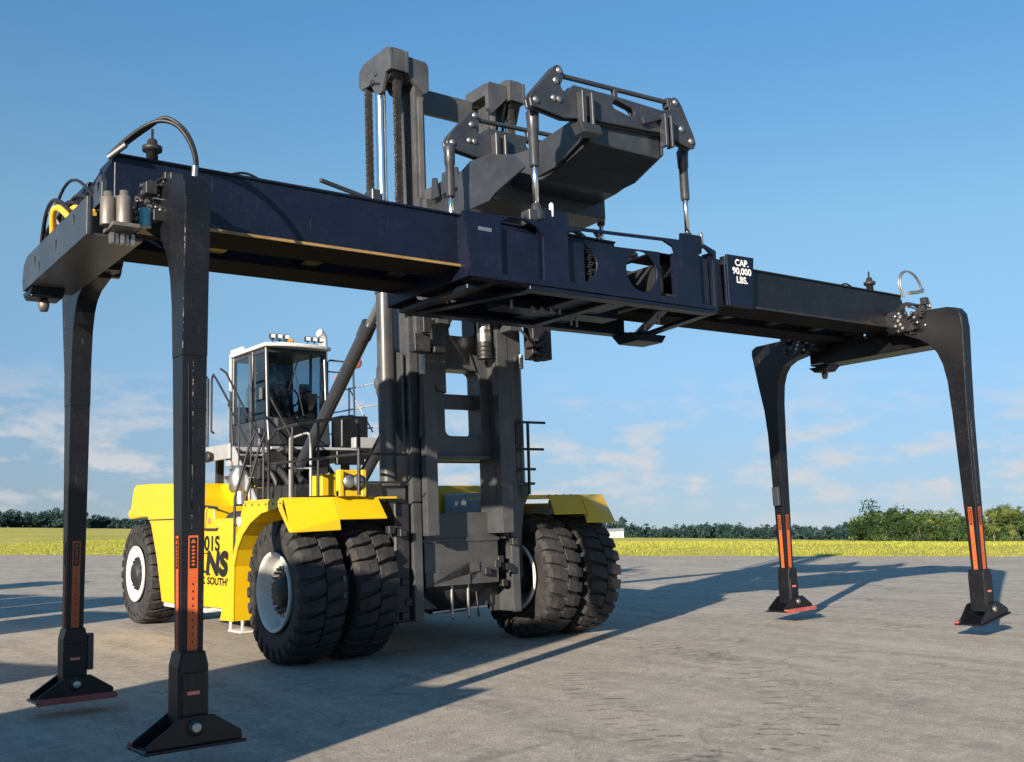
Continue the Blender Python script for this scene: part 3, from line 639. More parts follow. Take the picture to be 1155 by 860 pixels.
        for k in range(16):
            yy = f(-pr_.uniform(.62,1.12)); z = pr_.uniform(4.24,4.66); q = pr_.uniform(.018,.05); xx = xc_ + (-.10 - pr_.uniform(0,.09) if z < 4.5 else pr_.uniform(-.09,.09))
            if k % 3: pc.box(xx-q, xx+q, yy-q, yy+q, z-q, z+q*1.2)
            else: pc.cyl((xx-.05,yy,z),(xx+.05,yy,z),q,10)
        pc.tube(arc3((xc_-.12,f(-.6),4.5),(xc_-.13,f(-1.1),4.46),.13,10), .014, 6); pc.tube(arc3((xc_-.16,f(-.7),4.3),(xc_-.1,f(-1.15),4.5),.10,10), .014, 6)
        pc.build('pivot_fitting', 'dark_part', Lg, .004)
        ps = MB()
        for k in range(7):
            yy = f(-pr_.uniform(.66,1.1)); z = pr_.uniform(4.3,4.62); ps.cyl((xc_-.17,yy,z),(xc_-.20,yy,z),pr_.uniform(.014,.026),9)
        ps.build_each('hose_end', 'steel', Lg)
        # orange warning strips on all four sides
        for side in range(4):
            st = MB(); bk = MB(); gl = MB(); W_ = .038
            if side < 2:   # faces across the truck axis (outer / inner y)
                ya, yb = ((-1.5522,-1.5644) if side == 0 else (-1.412,-1.3957)); sg_ = -1 if side == 0 else 1
                def P(a, z, o): t_ = (z-.94)/.76; return (xc_+a, f(ya+(yb-ya)*t_*.76/.76 + sg_*o), z)
            else:
                sg2 = -1 if side == 2 else 1
                def P(a, z, o): return (xc_+sg2*(.0828+.006*(z-.94)+o), f(-1.482+a*.75), z)
            st.quad(P(-W_,.862,.004),P(W_,.862,.004),P(W_,1.70,.004),P(-W_,1.70,.004))
            bk.quad(P(-W_*.72,1.46,.006),P(W_*.72,1.46,.006),P(W_*.72,1.685,.006),P(-W_*.72,1.685,.006))
            gl.add([P(-W_*.5,1.645,.008),P(W_*.5,1.645,.008),P(0,1.675,.008)], [(0,1,2)])
            for k in range(6):
                z = 1.48+.026*k; gl.quad(P(-W_*.3,z,.008),P(W_*.3,z,.008),P(W_*.3,z+.014,.008),P(-W_*.3,z+.014,.008))
            for k in range(9):
                z = .92+.052*k; bk.quad(P(-W_*.12,z,.006),P(W_*.12,z,.006),P(W_*.12,z+.018,.006),P(-W_*.12,z+.018,.006))
            S_ = st.build('warning_strip', 'orange_decal', Lg, normals=False)
            bk.build('warning_panel', 'black_decal', Lg, normals=False); gl.build('warning_mark', 'orange_decal', Lg, normals=False)
        # lower box and foot
        sh_ = MB(); y0, y1 = sorted((f(-1.59), f(-1.365)))
        sh_.plate([(xc_-.112,.30),(xc_+.112,.30),(xc_+.112,.76),(xc_+.088,.865),(xc_-.088,.865),(xc_-.112,.76)], y0, y1)
        sh_.box(xc_-.094, xc_+.094, y0-.008, y1+.008, .36, .72)
        SH = sh_.build('leg_shoe', BK, Lg, .010)
        ds = MB(); ds.box(xc_-.05, xc_+.04, y0-.0105, y0-.0085, .56, .585); ds.build('shoe_sticker', 'reflector_red', Lg)
        ft_ = MB(); tilt = .0 if sx < 0 else (.16 if front else .02)
        def FT(a, z): return (xc_ + a*math.cos(tilt) - (z-.33)*math.sin(tilt), .33 + a*math.sin(tilt) + (z-.33)*math.cos(tilt))
        tri = [FT(a, z) for a, z in ((-.35,.215),(.35,.215),(.345,.275),(.13,.415),(-.10,.415),(-.27,.30),(-.345,.25))]
        yo, yi = sorted((f(-1.635), f(-1.612))); ft_.plate(tri, yo, yi)
        yo, yi = sorted((f(-1.328), f(-1.305))); ft_.plate(tri, yo, yi)
        ym0, ym1 = sorted((f(-1.66), f(-1.24)))
        ft_.plate([FT(a, z) for a, z in ((-.37,.19),(.37,.19),(.37,.214),(-.37,.214))], ym0, ym1)
        FTo = ft_.build('foot', BK, Lg, .006)
        rp_ = MB(); yp = sorted((f(-1.30), f(-1.235))) if front else sorted((f(-1.30), f(-1.235)))
        rp_.plate([FT(a, z) for a, z in ((-.36,.178),(.36,.178),(.36,.235),(-.36,.235))], *yp); rp_.build('foot_pad', 'red_pad', Lg, .004)
        pi_ = MB()
        for yy, sg_ in ((-1.635,-1),(-1.305,1)):
            d_ = sg_ if front else -sg_
            pi_.lathe([(0,0),(0,.036),(.022,.036),(.026,.028),(.026,0)], (xc_, f(yy), .335), 'y', 18, d_)
        pi_.build_each('foot_pin', 'steel', Lg)
        pr = MB(); 
        for yy, sg_ in ((-1.635,-1),(-1.305,1)):
            d_ = sg_ if front else -sg_
            pr.lathe([(0,0),(0,.062),(.012,.062),(.012,0)], (xc_, f(yy), .335), 'y', 18, d_)
        pr.build_each('pin_washer', 'dark_part', Lg)
        if not front:
            bx = MB(); bx.box(xc_-.15*(1 if sx>0 else -1)-.03, xc_-.15*(1 if sx>0 else -1)+.03, f(-1.52), f(-1.40), *( (1.85,2.15) if sx>0 else (.45,.8))); bx.build('sensor_box', 'charcoal_paint', Lg, .006)

# ------------------------------------------------------------------ lift truck
XC = -.08
TK = thing('lift_truck', 'yellow container lift truck with tall black mast, rear cab and double front tyres', 'lift truck', Matrix.Translation((XC, 6.4, 0)))
YL = 'yellow_paint'
def mx_(x): return 2*XC - x
# wheels --------------------------------------------------------------
TYR = .908
def tyre_mb(c, w, flip, nl=26):
    mb = MB('W'); h = w/2
    mb.lathe([(-h*.80,.49),(-h*.92,.56),(-h,.68),(-h*.97,.78),(-h*.86,.82),(-h*.5,.836),(0,.84),(h*.5,.836),(h*.86,.82),(h*.97,.78),(h,.68),(h*.92,.56),(h*.80,.49),(h*.70,.475),(-h*.70,.475),(-h*.80,.49)], c, 'x', 64, flip)
    cx, cy, cz = c
    for side in (-1, 1):
        for k in range(nl):
            a0 = 2*math.pi*(k + (.5 if side > 0 else 0))/nl; pw = 2*math.pi/nl
            pts = []
            # axial stations: near the crown, mid, shoulder edge, down the sidewall
            for ax, r0, r1, sk, wd in ((.02,.82,TYR-.002,.0,.80),(.5,.82,TYR,.24,.74),(.93,.80,TYR-.022,.34,.64),(1.05,.74,TYR-.10,.34,.50),(1.02,.70,.735,.34,.28)):
                for u_ in (-.5, .5):
                    for r_ in (r0, r1):
                        a = a0 + pw*(u_*wd + sk*side*.9); x = cx + flip*side*ax*h
                        pts.append((x, cy + r_*math.cos(a), cz + r_*math.sin(a)))
            fs = [(0,1,3,2)]
            for i in range(4):
                o = i*4; fs += [(o,o+1,o+5,o+4),(o+2,o+6,o+7,o+3),(o+1,o+3,o+7,o+5)]
            fs.append((16,18,19,17)); mb.add(pts, fs)
    return mb
def make_wheel(x_out, y, sgn, w=.60, front=True, dual_in=False):
    """x_out: x of the outer sidewall; sgn -1 when the outer side looks to -X"""
    cx = x_out - sgn*w/2
    rim = MB('W'); o = sgn
    base = (x_out, y, TYR)
    if front:   # deep dish
        prof = [(-.02,.50),(.012,.505),(.02,.49),(.005,.465),(-.04,.45),(-.12,.43),(-.17,.415),(-.19,.36),(-.195,.32),(-.195,.0)]
    else:
        prof = [(-.02,.50),(.012,.505),(.02,.49),(-.01,.46),(-.05,.44),(-.06,.40),(-.015,.37),(-.02,.335),(-.05,.32),(-.05,.0)]
    rim.lathe(prof, base, 'x', 40, o)
    if front: rim.lathe([(-w,.50),(-w+.03,.40),(-w+.3,.36),(-w+.32,0)], base, 'x', 32, o); rim.lathe([(-w+.02,.50),(-w-.012,.505),(-w-.02,.47),(-w+.02,.44),(-w+.1,.40)], base, 'x', 40, o)
    W_ = rim.build('wheel', 'rim_paint' if front else 'rim_paint', TK)
    tyre_mb((cx, y, TYR), w, sgn).build('tyre', 'rubber', W_, .008)
    if dual_in: return W_
    hb = MB('W')
    if front:
        hb.lathe([(-.21,.275),(-.165,.275),(-.15,.24),(-.15,.0)], base, 'x', 32, o)
        hb.lathe([(-.155,.20),(-.08,.19),(-.05,.16),(-.04,.0)], base, 'x', 28, o)
    else:
        hb.lathe([(-.055,.31),(-.03,.30),(-.02,.22),(.03,.19),(.05,.14),(.055,0)], base, 'x', 28, o)
    hb.build('hub', 'dark_part', W_)
    bt = MB('W'); nb = 22 if front else 14; rb = .30 if front else .27
    for k in range(nb):
        a = 2*math.pi*k/nb; p = Vector((x_out + o*(-.20 if front else -.05), y + rb*math.cos(a), TYR + rb*math.sin(a)))
        bt.cyl(p, p + Vector((o*(.10 if front else .05),0,0)), (.024 if front else .018), 8)
    bt.build_each('wheel_bolt', 'steel' if front else 'dark_part', W_)
    return W_
YW = 3.338
for sgn, xo in ((-1, -2.655), (1, 2.5)):
    make_wheel(xo, YW, sgn); make_wheel(xo - sgn*.75, YW, sgn, dual_in=True)
for sgn, xo in ((-1, -2.20), (1, 2.04)):
    make_wheel(xo, 10.47, sgn, front=False)
ax = MB('W'); ax.cyl((-2.4,YW,TYR),(2.25,YW,TYR),.27,20); ax.lathe([(-.5,.3),(-.25,.45),(.25,.45),(.5,.3)], (XC,YW,TYR), 'x', 24); ax.cyl((-1.95,10.47,TYR),(1.8,10.47,TYR),.2,16)
ax.build_each('axle', 'dark_part', TK)
# chassis --------------------------------------------------------------
ch = MB('W')
ch.box(-1.02,.86,3.9,10.2,.62,1.30); ch.box(-1.15,-.9,2.9,9.0,.9,1.75); ch.box(.74,1.0,2.9,9.0,.9,1.75)
ch.box(-1.3,1.14,4.6,7.8,1.3,1.85); ch.box(-1.0,.84,5.0,8.6,1.86,2.15)
ch.box(-1.25,-1.02,2.7,3.6,.45,2.0); ch.box(.76,.86,3.2,3.6,.6,2.0)
CHS = ch.build('chassis', 'dark_part', TK, .02)
fp = MB()  # plate closing the foot of the mast
fp.box(-.72,.50,2.82,2.90,.92,1.90); fp.box(-.75,.52,2.80,2.92,1.50,1.56)
fp.plate([(-.72,1.1),(.15,1.1),(.15,1.22),(.0,1.22),(.0,.92),(-.72,.92)], 2.795, 2.815)
fp.build('front_plate', 'mast_paint', CHS, .006)
lk = MB()
for k in range(20):
    x = random.uniform(-1.35,-.98) if k < 12 else random.uniform(.2,.75); z = random.uniform(.5,1.9); y = random.uniform(2.55,2.85)
    lk.box(x-.05, x+.05, y-.04, y+.06, z-.05, z+.05)
for x in (-1.22,-1.13,-.25,.02,.18): lk.tube([(x,2.95,1.3),(x,2.93,.8),(x+.02,2.92,.46)], .016, 6)
lk.build_each('hydraulic_manifold', 'dark_part', CHS, .008)
cl = MB('W')
for x in (-1.22,-.25,.02): cl.cyl((x,2.9,.44),(x,2.9,.92 if x > -1 else .60),.022,8)
cl.bar((-.55,2.92,.52),(.35,2.92,.55),.02,.02); cl.build_each('drain_fitting', 'steel', CHS)
# counterweight and hood --------------------------------------------------
cw = MB('W')
xl, xr = -2.2, 2.04
CWP = [(8.30,2.47),(9.66,2.52),(10.55,2.53),(10.70,2.46),(10.83,2.10),(10.98,2.06),(10.98,1.95),(10.84,1.90),(10.2,1.93),(9.86,1.93),(9.66,1.80),(9.30,1.20),(9.00,.47),(7.62,.47),(7.62,2.0),(8.0,2.2)]
cw.plate(CWP, xl, -1.15, 'x'); cw.plate(CWP, .99, xr, 'x')
cw.plate([(8.3,2.45),(9.66,2.50),(10.53,2.51),(10.68,2.44),(10.9,2.04),(11.3,2.0),(11.3,.7),(10.95,.6),(10.95,1.7),(9.4,1.7),(8.3,1.6)], -1.15, .99, 'x')
CW = cw.build('counterweight', YL, TK, .025, 2)
gv = MB('W'); gv.box(-2.2035,-2.19,7.62,9.72,1.862,1.885); gv.build('panel_seam', 'dark_part', CW)
lp = MB('W'); lp.box(-2.203,-1.2,10.70,10.72,1.95,2.0); lp.build('rear_lip', 'dark_part', CW)
wt = MB('W'); wt.plate([(7.0,.40),(9.0,.40),(9.0,.465),(7.0,.465)], -2.16, -1.4, 'x'); wt.plate([(5.2,.44),(7.0,.44),(7.0,.50),(5.2,.50)], -2.08, -1.4, 'x'); wt.build_each('sill', 'rim_paint', CW, .01)
hd = MB('W'); hd.plate([(6.85,1.95),(6.85,2.36),(7.1,2.46),(8.28,2.46),(8.28,1.95)], -1.45, 1.3, 'x'); hd.build('engine_hood', YL, TK, .03, 2)
# side tank panels carrying the lettering
for sg_, x0 in ((-1, -2.15), (1, mx_(-2.15))):
    tp = MB('W'); xa, xb = sorted((x0, x0 - sg_*.75))
    tp.plate([(5.12,.50),(7.60,.49),(7.60,2.05),(6.75,2.05),(6.72,1.86),(5.95,1.86),(5.95,1.62),(5.12,1.60)], xa, xb, 'x')
    tpo = tp.build('side_tank', YL, TK, .012)
    L_ = (lambda y: y) if sg_ < 0 else (lambda y: 12.9 - y)
    text('unit_number', '01S', .31, (x0+sg_*.004, L_(7.12), 1.465), (0, sg_, 0), (0, 0, 1), 'black_decal', tpo, 'W', 'LEFT', bold=.013, sx=1.45)
    text('lettering', 'NORFOLK', .15, (x0+sg_*.004, L_(7.07), .895), (0, sg_, 0), (0, 0, 1), 'black_decal', tpo, 'W', 'RIGHT', bold=.007, sx=1.55)
    text('lettering', 'SOUTHERN', .15, (x0+sg_*.004, L_(6.98), .895), (0, sg_, 0), (0, 0, 1), 'black_decal', tpo, 'W', 'LEFT', bold=.007, sx=1.62)
    # initials with flowing bars
    text('railway_initials', 'NS', .46, (x0+sg_*.004, L_(7.06), 1.155), (0, sg_, 0), (0, 0, 1), 'black_decal', tpo, 'W', 'LEFT', bold=.038, sx=1.58, shear=.12)
    br_ = MB('W'); br_.quad((x0+sg_*.004, L_(6.98), 1.315), (x0+sg_*.004, L_(6.98), 1.335), (x0+sg_*.004, L_(7.30), 1.315), (x0+sg_*.004, L_(7.30), 1.308))
    br_.quad((x0+sg_*.004, L_(7.22), 1.04), (x0+sg_*.004, L_(6.86), .975), (x0+sg_*.004, L_(6.86), 1.01), (x0+sg_*.004, L_(7.16), 1.07))
    br_.build('initials_bar', 'black_decal', tpo, normals=False)
    rf = MB('W'); rf.lathe([(0,0),(0,.05),(.012,.045),(.012,0)], (x0+sg_*.001, 6.9, 1.83), 'x', 14, sg_); rf.build('reflector', 'reflector_red', tpo)
    hr = MB('W'); xx = x0+sg_*.06
    hr.tube([(x0,7.05,1.70),(xx,7.05,1.70),(xx,7.02,1.98),(xx,6.95,2.06),(xx,6.45,2.03),(xx,6.4,1.98)], .016, 7); hr.tube([(x0,6.55,1.71),(xx,6.55,1.70),(xx,7.05,1.70)], .016, 7); hr.build('grab_rail', 'dark_part', tpo)
# air cleaner, engine pieces and hoses behind the steps
ac = MB('W'); ac.lathe([(0,0),(0,.19),(.36,.19),(.40,.15),(.40,0)], (-1.9,6.10,1.78), 'y', 20)
for k in range(6): ac.lathe([(0,.0),(0,.03),(.02,.03),(.02,0)], (-1.9+.15*math.cos(k), 6.08, 1.78+.15*math.sin(k)), 'y', 8)
ac.build('filter_housing', 'dark_part', TK)
ac = MB('W'); ac.lathe([(0,0),(0,.13),(.05,.17),(.30,.17),(.38,.10),(.44,.10),(.44,0)], (-1.55,7.2,2.28), 'z', 20); ac.cyl((-1.55,7.1,2.05),(-1.55,7.15,2.35),.09,14); ac.build('air_cleaner', 'steel', TK)
en_ = MB('W'); er = random.Random(5)
for k in range(40):
    x = er.uniform(-1.35,-.3); y = er.uniform(6.4,8.1); z = er.uniform(2.15,3.0) - .25*abs(y-7.6); s_ = er.uniform(.06,.16)
    en_.box(x-s_, x+s_, y-s_, y+s_, z-s_, z+s_)
for k in range(14):
    a = (er.uniform(-1.4,-.6), er.uniform(6.0,8.0), er.uniform(2.0,2.4)); b_ = (er.uniform(-1.4,-.6), er.uniform(6.2,7.8), er.uniform(2.3,3.0)); en_.tube(arc3(a,b_,er.uniform(.1,.4)), er.uniform(.025,.06), 7)
en_.box(-1.3,1.1,5.6,8.2,2.0,2.35)
en_.build('engine_block', 'dark_part', TK, .01)
eb = MB('W')
for k in range(10): eb.cyl((-1.38+.02*(k%3), 7.0+.12*k, 2.5+.06*(k%4)),(-1.46, 7.0+.12*k, 2.5+.06*(k%4)),.03,8)
eb.build_each('engine_fitting', 'steel', TK)
# front fenders ----------------------------------------------------------------
for sg_ in (-1, 1):
    X = (lambda x: x) if sg_ < 0 else mx_
    fd = MB('W')
    def pl_(out, xa, xb): a, b_ = sorted((X(xa), X(xb))); fd.plate(out, a, b_, 'x')
    arch = [(4.52,.47),(4.50,1.20),(4.40,1.42),(4.22,1.62),(3.95,1.78),(3.60,1.90),(3.22,1.945)]
    pl_([(5.06,.46)] + [(4.98,.47)] + [(4.19,2.04),(2.95,2.06),(2.98,1.98)] + arch[::-1], -2.715, -2.69)
    # arch liner sheet (inner flange)
    for (a, b_) in zip(arch, arch[1:]):
        x0, x1 = X(-2.688), X(-1.5)
        fd.add([(x0,a[0],a[1]),(x1,a[0],a[1]),(x1,b_[0],b_[1]),(x0,b_[0],b_[1]),(x0,a[0]+.02,a[1]+.02),(x1,a[0]+.02,a[1]+.02),(x1,b_[0]+.02,b_[1]+.02),(x0,b_[0]+.02,b_[1]+.02)],[(0,1,2,3),(7,6,5,4),(0,4,5,1),(2,6,7,3)])
    # deck and folded front flaps
    x0, x1, x2 = X(-2.715), X(-2.20), X(-1.25)
    top = lambda x, y: (x, y, 2.075)
    fd.add([(X(-2.69),4.22,2.045),(X(-1.15),4.9,2.05),(X(-1.15),2.72,2.05),(X(-2.12),2.73,2.05),(X(-2.69),2.92,2.06),
            (X(-2.69),4.22,2.075),(X(-1.15),4.9,2.08),(X(-1.15),2.72,2.08),(X(-2.12),2.73,2.08),(X(-2.69),2.92,2.085)], [(4,3,2,1,0),(5,6,7,8,9),(0,1,6,5),(1,2,7,6),(2,3,8,7),(3,4,9,8),(4,0,5,9)])
    def sheet(ps, th=.022):
        ps = [Vector(p) for p in ps]; nrm = (ps[1]-ps[0]).cross(ps[2]-ps[0]).normalized()
        if nrm.z > 0: nrm = -nrm
        n_ = len(ps); fd.add(ps + [p + nrm*th for p in ps], [tuple(range(n_)), tuple(range(n_,2*n_))[::-1]] + [(i,(i+1)%n_,n_+(i+1)%n_,n_+i) for i in range(n_)])
    sheet([(X(-2.715),2.90,2.083),(X(-2.12),2.72,2.079),(X(-2.12),2.56,1.80),(X(-2.10),2.56,1.67),(X(-2.74),2.64,1.655)])     # outer flap
    sheet([(X(-2.715),3.04,2.06),(X(-2.74),2.645,1.655),(X(-2.74),2.70,1.66),(X(-2.70),3.10,1.95)])
    sheet([(X(-2.11),2.72,2.078),(X(-1.50),2.70,2.074),(X(-1.46),2.52,1.80),(X(-2.11),2.56,1.80)])
    pass
    FD = fd.build('fender', YL, TK, .006)
    mk = MB('W'); mk.lathe([(0,0),(0,.07),(.014,.065),(.014,0)], (X(-2.716),4.31,1.80), 'x', 16, sg_); mk.build('marker_light', 'reflector_pink', FD)
    bo = MB('W')
    for k in range(6): bo.lathe([(0,0),(0,.016),(.008,.014),(.008,0)], (X(-2.716),4.1-.22*k,2.015), 'x', 8, sg_)
    for k in range(4): bo.lathe([(0,0),(0,.016),(.008,.014),(.008,0)], (X(-2.0+.14*k),2.80,2.08), 'z', 8)
    bo.build_each('fender_bolt', 'dark_part', FD)
    if sg_ < 0:
        # yellow lamp bracket on the deck with twin lamps
        bk = MB('W'); a, b_ = sorted((X(-2.1),X(-1.72))); c, d = sorted((X(-2.1),X(-2.04))); bk.box(a,b_,2.62,2.70,2.085,2.16); bk.box(c,d,2.6,2.72,2.085,2.42); c, d = sorted((X(-1.78),X(-1.72))); bk.box(c,d,2.6,2.72,2.085,2.42); bk.box(a,b_,2.7,2.72,2.10,2.42)
        bk.build('lamp_bracket', YL, TK, .006)
        for x in (-1.97,-1.84):
            hl = MB('W'); hl.lathe([(0,0),(.0,.07),(.06,.095),(.08,.095),(.08,.0)], (X(x),2.66,2.27), 'y', 18, -1); H_ = hl.build('headlight', 'dark_part', TK)
            hl = MB('W'); hl.lathe([(0,0.08),(.012,.07),(.018,.0)], (X(x),2.58,2.27), 'y', 18, -1); hl.build('lens', 'steel', H_)
    # yellow bulkheads standing on the deck
    if sg_ < 0:
        yb = MB('W'); a, b_ = sorted((X(-1.5),X(-1.28))); yb.box(a,b_,4.3,4.7,2.09,2.45); yb.box(a,b_,3.4,3.7,2.09,2.42); yb.build_each('deck_bracket', YL, TK, .01)
fb_ = MB('W'); fb_.box(.9,2.05,4.95,7.3,1.3,2.30); fb_.build('far_deck', YL, TK, .02)
fb_ = MB('W'); fb_.box(.95,1.75,4.3,4.9,1.5,2.16); fb_.box(.95,1.75,3.9,4.3,1.5,2.06); fb_.build('far_step', 'grey_paint', TK, .015)
# deck treads and railings ---------------------------------------------------------
RB = 'dark_part'
for sg_ in (-1, 1):
    X = (lambda x: x) if sg_ < 0 else mx_
    rl = MB('W'); r_ = .019; x = X(-2.0)
    if sg_ > 0:
        x = 1.0
        rl.tube([(x,2.72,2.09),(x,2.72,3.12)], .022, 8)
        for z, a_, b_ in ((3.13,.7,1.32),(2.74,.7,1.28),(2.45,.7,1.12)): rl.tube([(a_,2.75,z),(b_,2.72,z)], .02, 7)
        rl.box(.78,.92,2.72,2.82,2.80,3.10)
        rl.build('handrail', RB, TK); continue
    rl.tube([(x,5.0,2.09),(x,5.0,2.95),(x,4.7,3.10),(x,3.9,3.12),(x,2.45,3.08),(x,2.32,3.02),(x,2.28,2.9),(x,2.28,2.09)], .024, 8)
    rl.tube([(x,5.0,2.62),(x,2.28,2.60)], r_, 7)
    for y in (3.4,4.2): rl.tube([(x,y,2.09),(x,y,3.11)], r_, 7)
    rl.tube([(x,2.28,2.60),(X(-1.3),2.28,2.60)], r_*.8, 7); rl.tube([(x,2.28,2.25),(X(-1.3),2.28,2.25)], r_*.6, 6)
    rl.build('handrail', RB, TK)
    if sg_ < 0:
        rl = MB('W'); x = -1.78
        rl.tube([(x,4.75,2.09),(x,4.75,2.98),(x,4.2,3.02),(x,4.1,2.98),(x,4.08,2.9),(x,4.08,2.09)], .02, 8); rl.tube([(x,4.75,2.55),(x,4.08,2.52)], .016, 7)
        rl.build('handrail', 'grey_paint', TK)
        for k in range(12):
            pass
        tread = MB('W')
        for k in range(9): tread.bar((-2.05,3.2+.12*k,2.10),(-1.55,3.2+.12*k,2.10),.03,.03)
        tread.build('step_grating', RB, TK)
    # boarding ladder beside the fender
    ld = MB('W'); x = X(-2.22)
    for y in (5.30,5.72): ld.tube([(x,y,.36),(x,y,2.15),(X(-2.05),y-.1,2.9),(X(-2.0),y-.2,3.1)], .02, 7)
    for k in range(6): ld.tube([(x,5.30,.55+.3*k),(x,5.72,.55+.3*k)], .016, 6)
    ld.build('boarding_ladder', RB, TK)
    st = MB('W'); a, b_ = sorted((X(-2.30),X(-2.05))); st.box(a,b_,5.28,5.74,.22,.25)
    for y in (5.28,5.72): st.box(a+.02,a+.06,y,y+.02,.25,.70)
    st.build('bottom_step', 'rim_paint', TK, .006)
# stair from the deck up to the cab platform
st = MB('W')
for x in (-1.50,-.95):
    st.plate([(6.55,2.10),(6.80,2.10),(7.75,2.95),(7.75,3.06),(7.55,3.06)], x-.015, x+.015, 'x')
for k in range(4): st.box(-1.48,-.97,6.70+.24*k,6.92+.24*k,2.30+.20*k,2.325+.20*k)
st.build('stair', 'grey_paint', TK, .004)
hs = MB('W')
hs.tube([(-1.52,6.3,2.1),(-1.52,6.3,3.0),(-1.52,6.8,3.4),(-1.52,7.9,4.35),(-1.52,8.15,4.45)], .019, 8); hs.tube([(-1.52,6.5,2.7),(-1.52,7.8,3.8)], .015, 7)
for y, z0, z1 in ((6.8,2.15,3.4),(7.3,2.6,3.83)): hs.tube([(-1.52,y,z0),(-1.52,y,z1)], .015, 7)
hs.tube([(-.93,6.4,2.1),(-.93,6.6,3.2),(-.93,7.4,3.9)], .018, 7)
hs.build('stair_rail', 'dark_part', TK)
# cab platform ------------------------------------------------------------------------
pf = MB('W'); pf.box(-1.55,.9,7.62,9.75,2.98,3.06); pf.box(-1.57,-1.53,7.6,9.75,2.86,3.12); pf.box(.86,.92,7.0,9.75,2.86,3.12); pf.box(-1.0,.95,7.2,7.6,3.0,3.05)
pf.box(-1.5,-1.0,7.75,7.95,2.74,2.98)
PF = pf.build('cab_platform', 'grey_paint', TK, .01)
lg = MB('W')
for x, y in ((-1.0,7.8),(.7,7.8),(-1.0,9.5),(.7,9.5)): lg.box(x-.06,x+.06,y-.06,y+.06,2.2,2.98)
lg.bar((.7,7.8,2.3),(.2,7.8,2.95),.06,.06); lg.build_each('platform_leg', 'dark_part', PF)
fl = MB('W'); fl.lathe([(0,0),(0,.07),(.08,.10),(.1,.10),(.1,0)], (-1.575,8.35,2.93), 'x', 16, -1); fl.build('side_lamp', 'dark_part', PF)
pr = MB('W')
pr.tube([(-1.5,9.7,3.06),(-1.5,9.7,4.30),(-1.5,9.6,4.40),(-1.5,8.9,4.40),(-1.5,8.8,4.34),(-1.5,8.8,3.06)], .024, 8)
for z in (3.3,3.55,3.8,4.05): pr.tube([(-1.5,9.7,z),(-1.5,8.8,z)], .015, 7)
pr.tube([(-1.5,8.62,3.40),(-1.5,8.62,4.32),(-1.5,8.55,4.40),(-1.5,8.4,4.30),(-1.5,7.7,3.75),(-1.5,7.62,3.06)], .019, 8); pr.tube([(-1.5,8.62,3.4),(-1.5,8.5,3.36)], .019, 7)
pr.build('platform_rail', 'dark_part', TK)
pr = MB('W')
for y in (7.05,8.2,9.6): pr.tube([(1.0,y,3.0),(1.0,y,4.25)], .016, 7)
for z in (4.25,3.85,3.45): pr.tube([(1.0,9.6,z),(1.0,7.05,z-.02)], .014, 7)
pr.tube([(1.0,8.2,4.25),(1.0,7.05,3.1)], .014, 7); pr.tube([(1.0,7.05,4.23),(1.0,6.9,3.9),(1.0,6.75,3.4),(1.0,6.7,2.2)], .016, 7)
for z in (4.1,3.6): pr.tube([(1.0,7.05,z),(1.6,6.6,z-.1)], .012, 6)
pr.build('platform_rail', 'grey_paint', TK)
# cab ----------------------------------------------------------------------------------
cx0, cx1, cy0, cy1, cz0, czs, cz1 = -.95, .22, 7.54, 9.06, 3.10, 3.55, 4.80
cbm = MB('W')
cbm.plate([(cy0-.12,cz0+.02),(cy0,cz0-.12),(cy1,cz0-.06),(cy1,czs),(cy0-.05,czs)], cx0, cx1, 'x')
cbm.box(cx0-.08, cx0-.002, cy0+.1, cy0+.75, cz0-.02, czs-.15)
def post(a, b_, w=.06): cbm.bar(a, b_, w, w, (0,1,0))
for x in (cx0+.03, cx1-.03):
    post((x,cy0-.02,czs),(x,cy0+.06,cz1)); post((x,cy1-.04,czs),(x,cy1-.04,cz1),.08)
post((cx0+.03,cy0+.62,czs),(cx0+.03,cy0+.62,cz1),.07); post((cx1-.03,cy0+.62,czs),(cx1-.03,cy0+.62,cz1),.05)
cbm.box(cx0, cx1, cy0+.03, cy1, cz1-.09, cz1-.01); cbm.box(cx0, cx1, cy0-.06, cy0+.01, czs-.03, czs+.03)
cbm.box(cx0,cx1,cy1-.05,cy1,czs,czs+.35); cbm.box(cx0+.45,cx1,cy1-.05,cy1,czs+.35,cz1)
CAB = cbm.build('cab', CH, TK, .012)
def pane(ps):
    g = MB('W'); ps = [Vector(p) for p in ps]; nrm = (ps[1]-ps[0]).cross(ps[2]-ps[0]).normalized(); k = len(ps)
    g.add(ps + [p - nrm*.008 for p in ps], [tuple(range(k)), tuple(range(k,2*k))[::-1]] + [(i,(i+1)%k,k+(i+1)%k,k+i) for i in range(k)])
    g.build('window', 'side_glass', CAB)
gl_ = MB('W'); NG = 8
def bow(t): return cx0+.05 + (cx1-cx0-.10)*t, -.17*math.sin(math.pi*t)**.7
for k in range(NG):
    (xa, da), (xb, db) = bow(k/NG), bow((k+1)/NG)
    q = [(xa,cy0-.02+da,czs+.02),(xb,cy0-.02+db,czs+.02),(xb,cy0+.05+da*.0+db*.8,cz1-.09),(xa,cy0+.05+da*.8,cz1-.09)]
    gl_.add(q + [(p[0], p[1]+.008, p[2]) for p in q], [(0,1,2,3),(7,6,5,4),(0,4,5,1),(2,6,7,3)], True)
gl_.build('windshield', 'cab_glass', CAB)
sk_ = MB('W')
for k in range(NG):
    (xa, da), (xb, db) = bow(k/NG), bow((k+1)/NG)
    q = [(xa,cy0-.01+da,cz0+.0),(xb,cy0-.01+db,cz0+.0),(xb,cy0-.01+db,czs+.01),(xa,cy0-.01+da,czs+.01)]
    sk_.add(q + [(p[0], cy0+.03, p[2]) for p in q], [(0,1,2,3),(0,4,5,1),(2,6,7,3)])
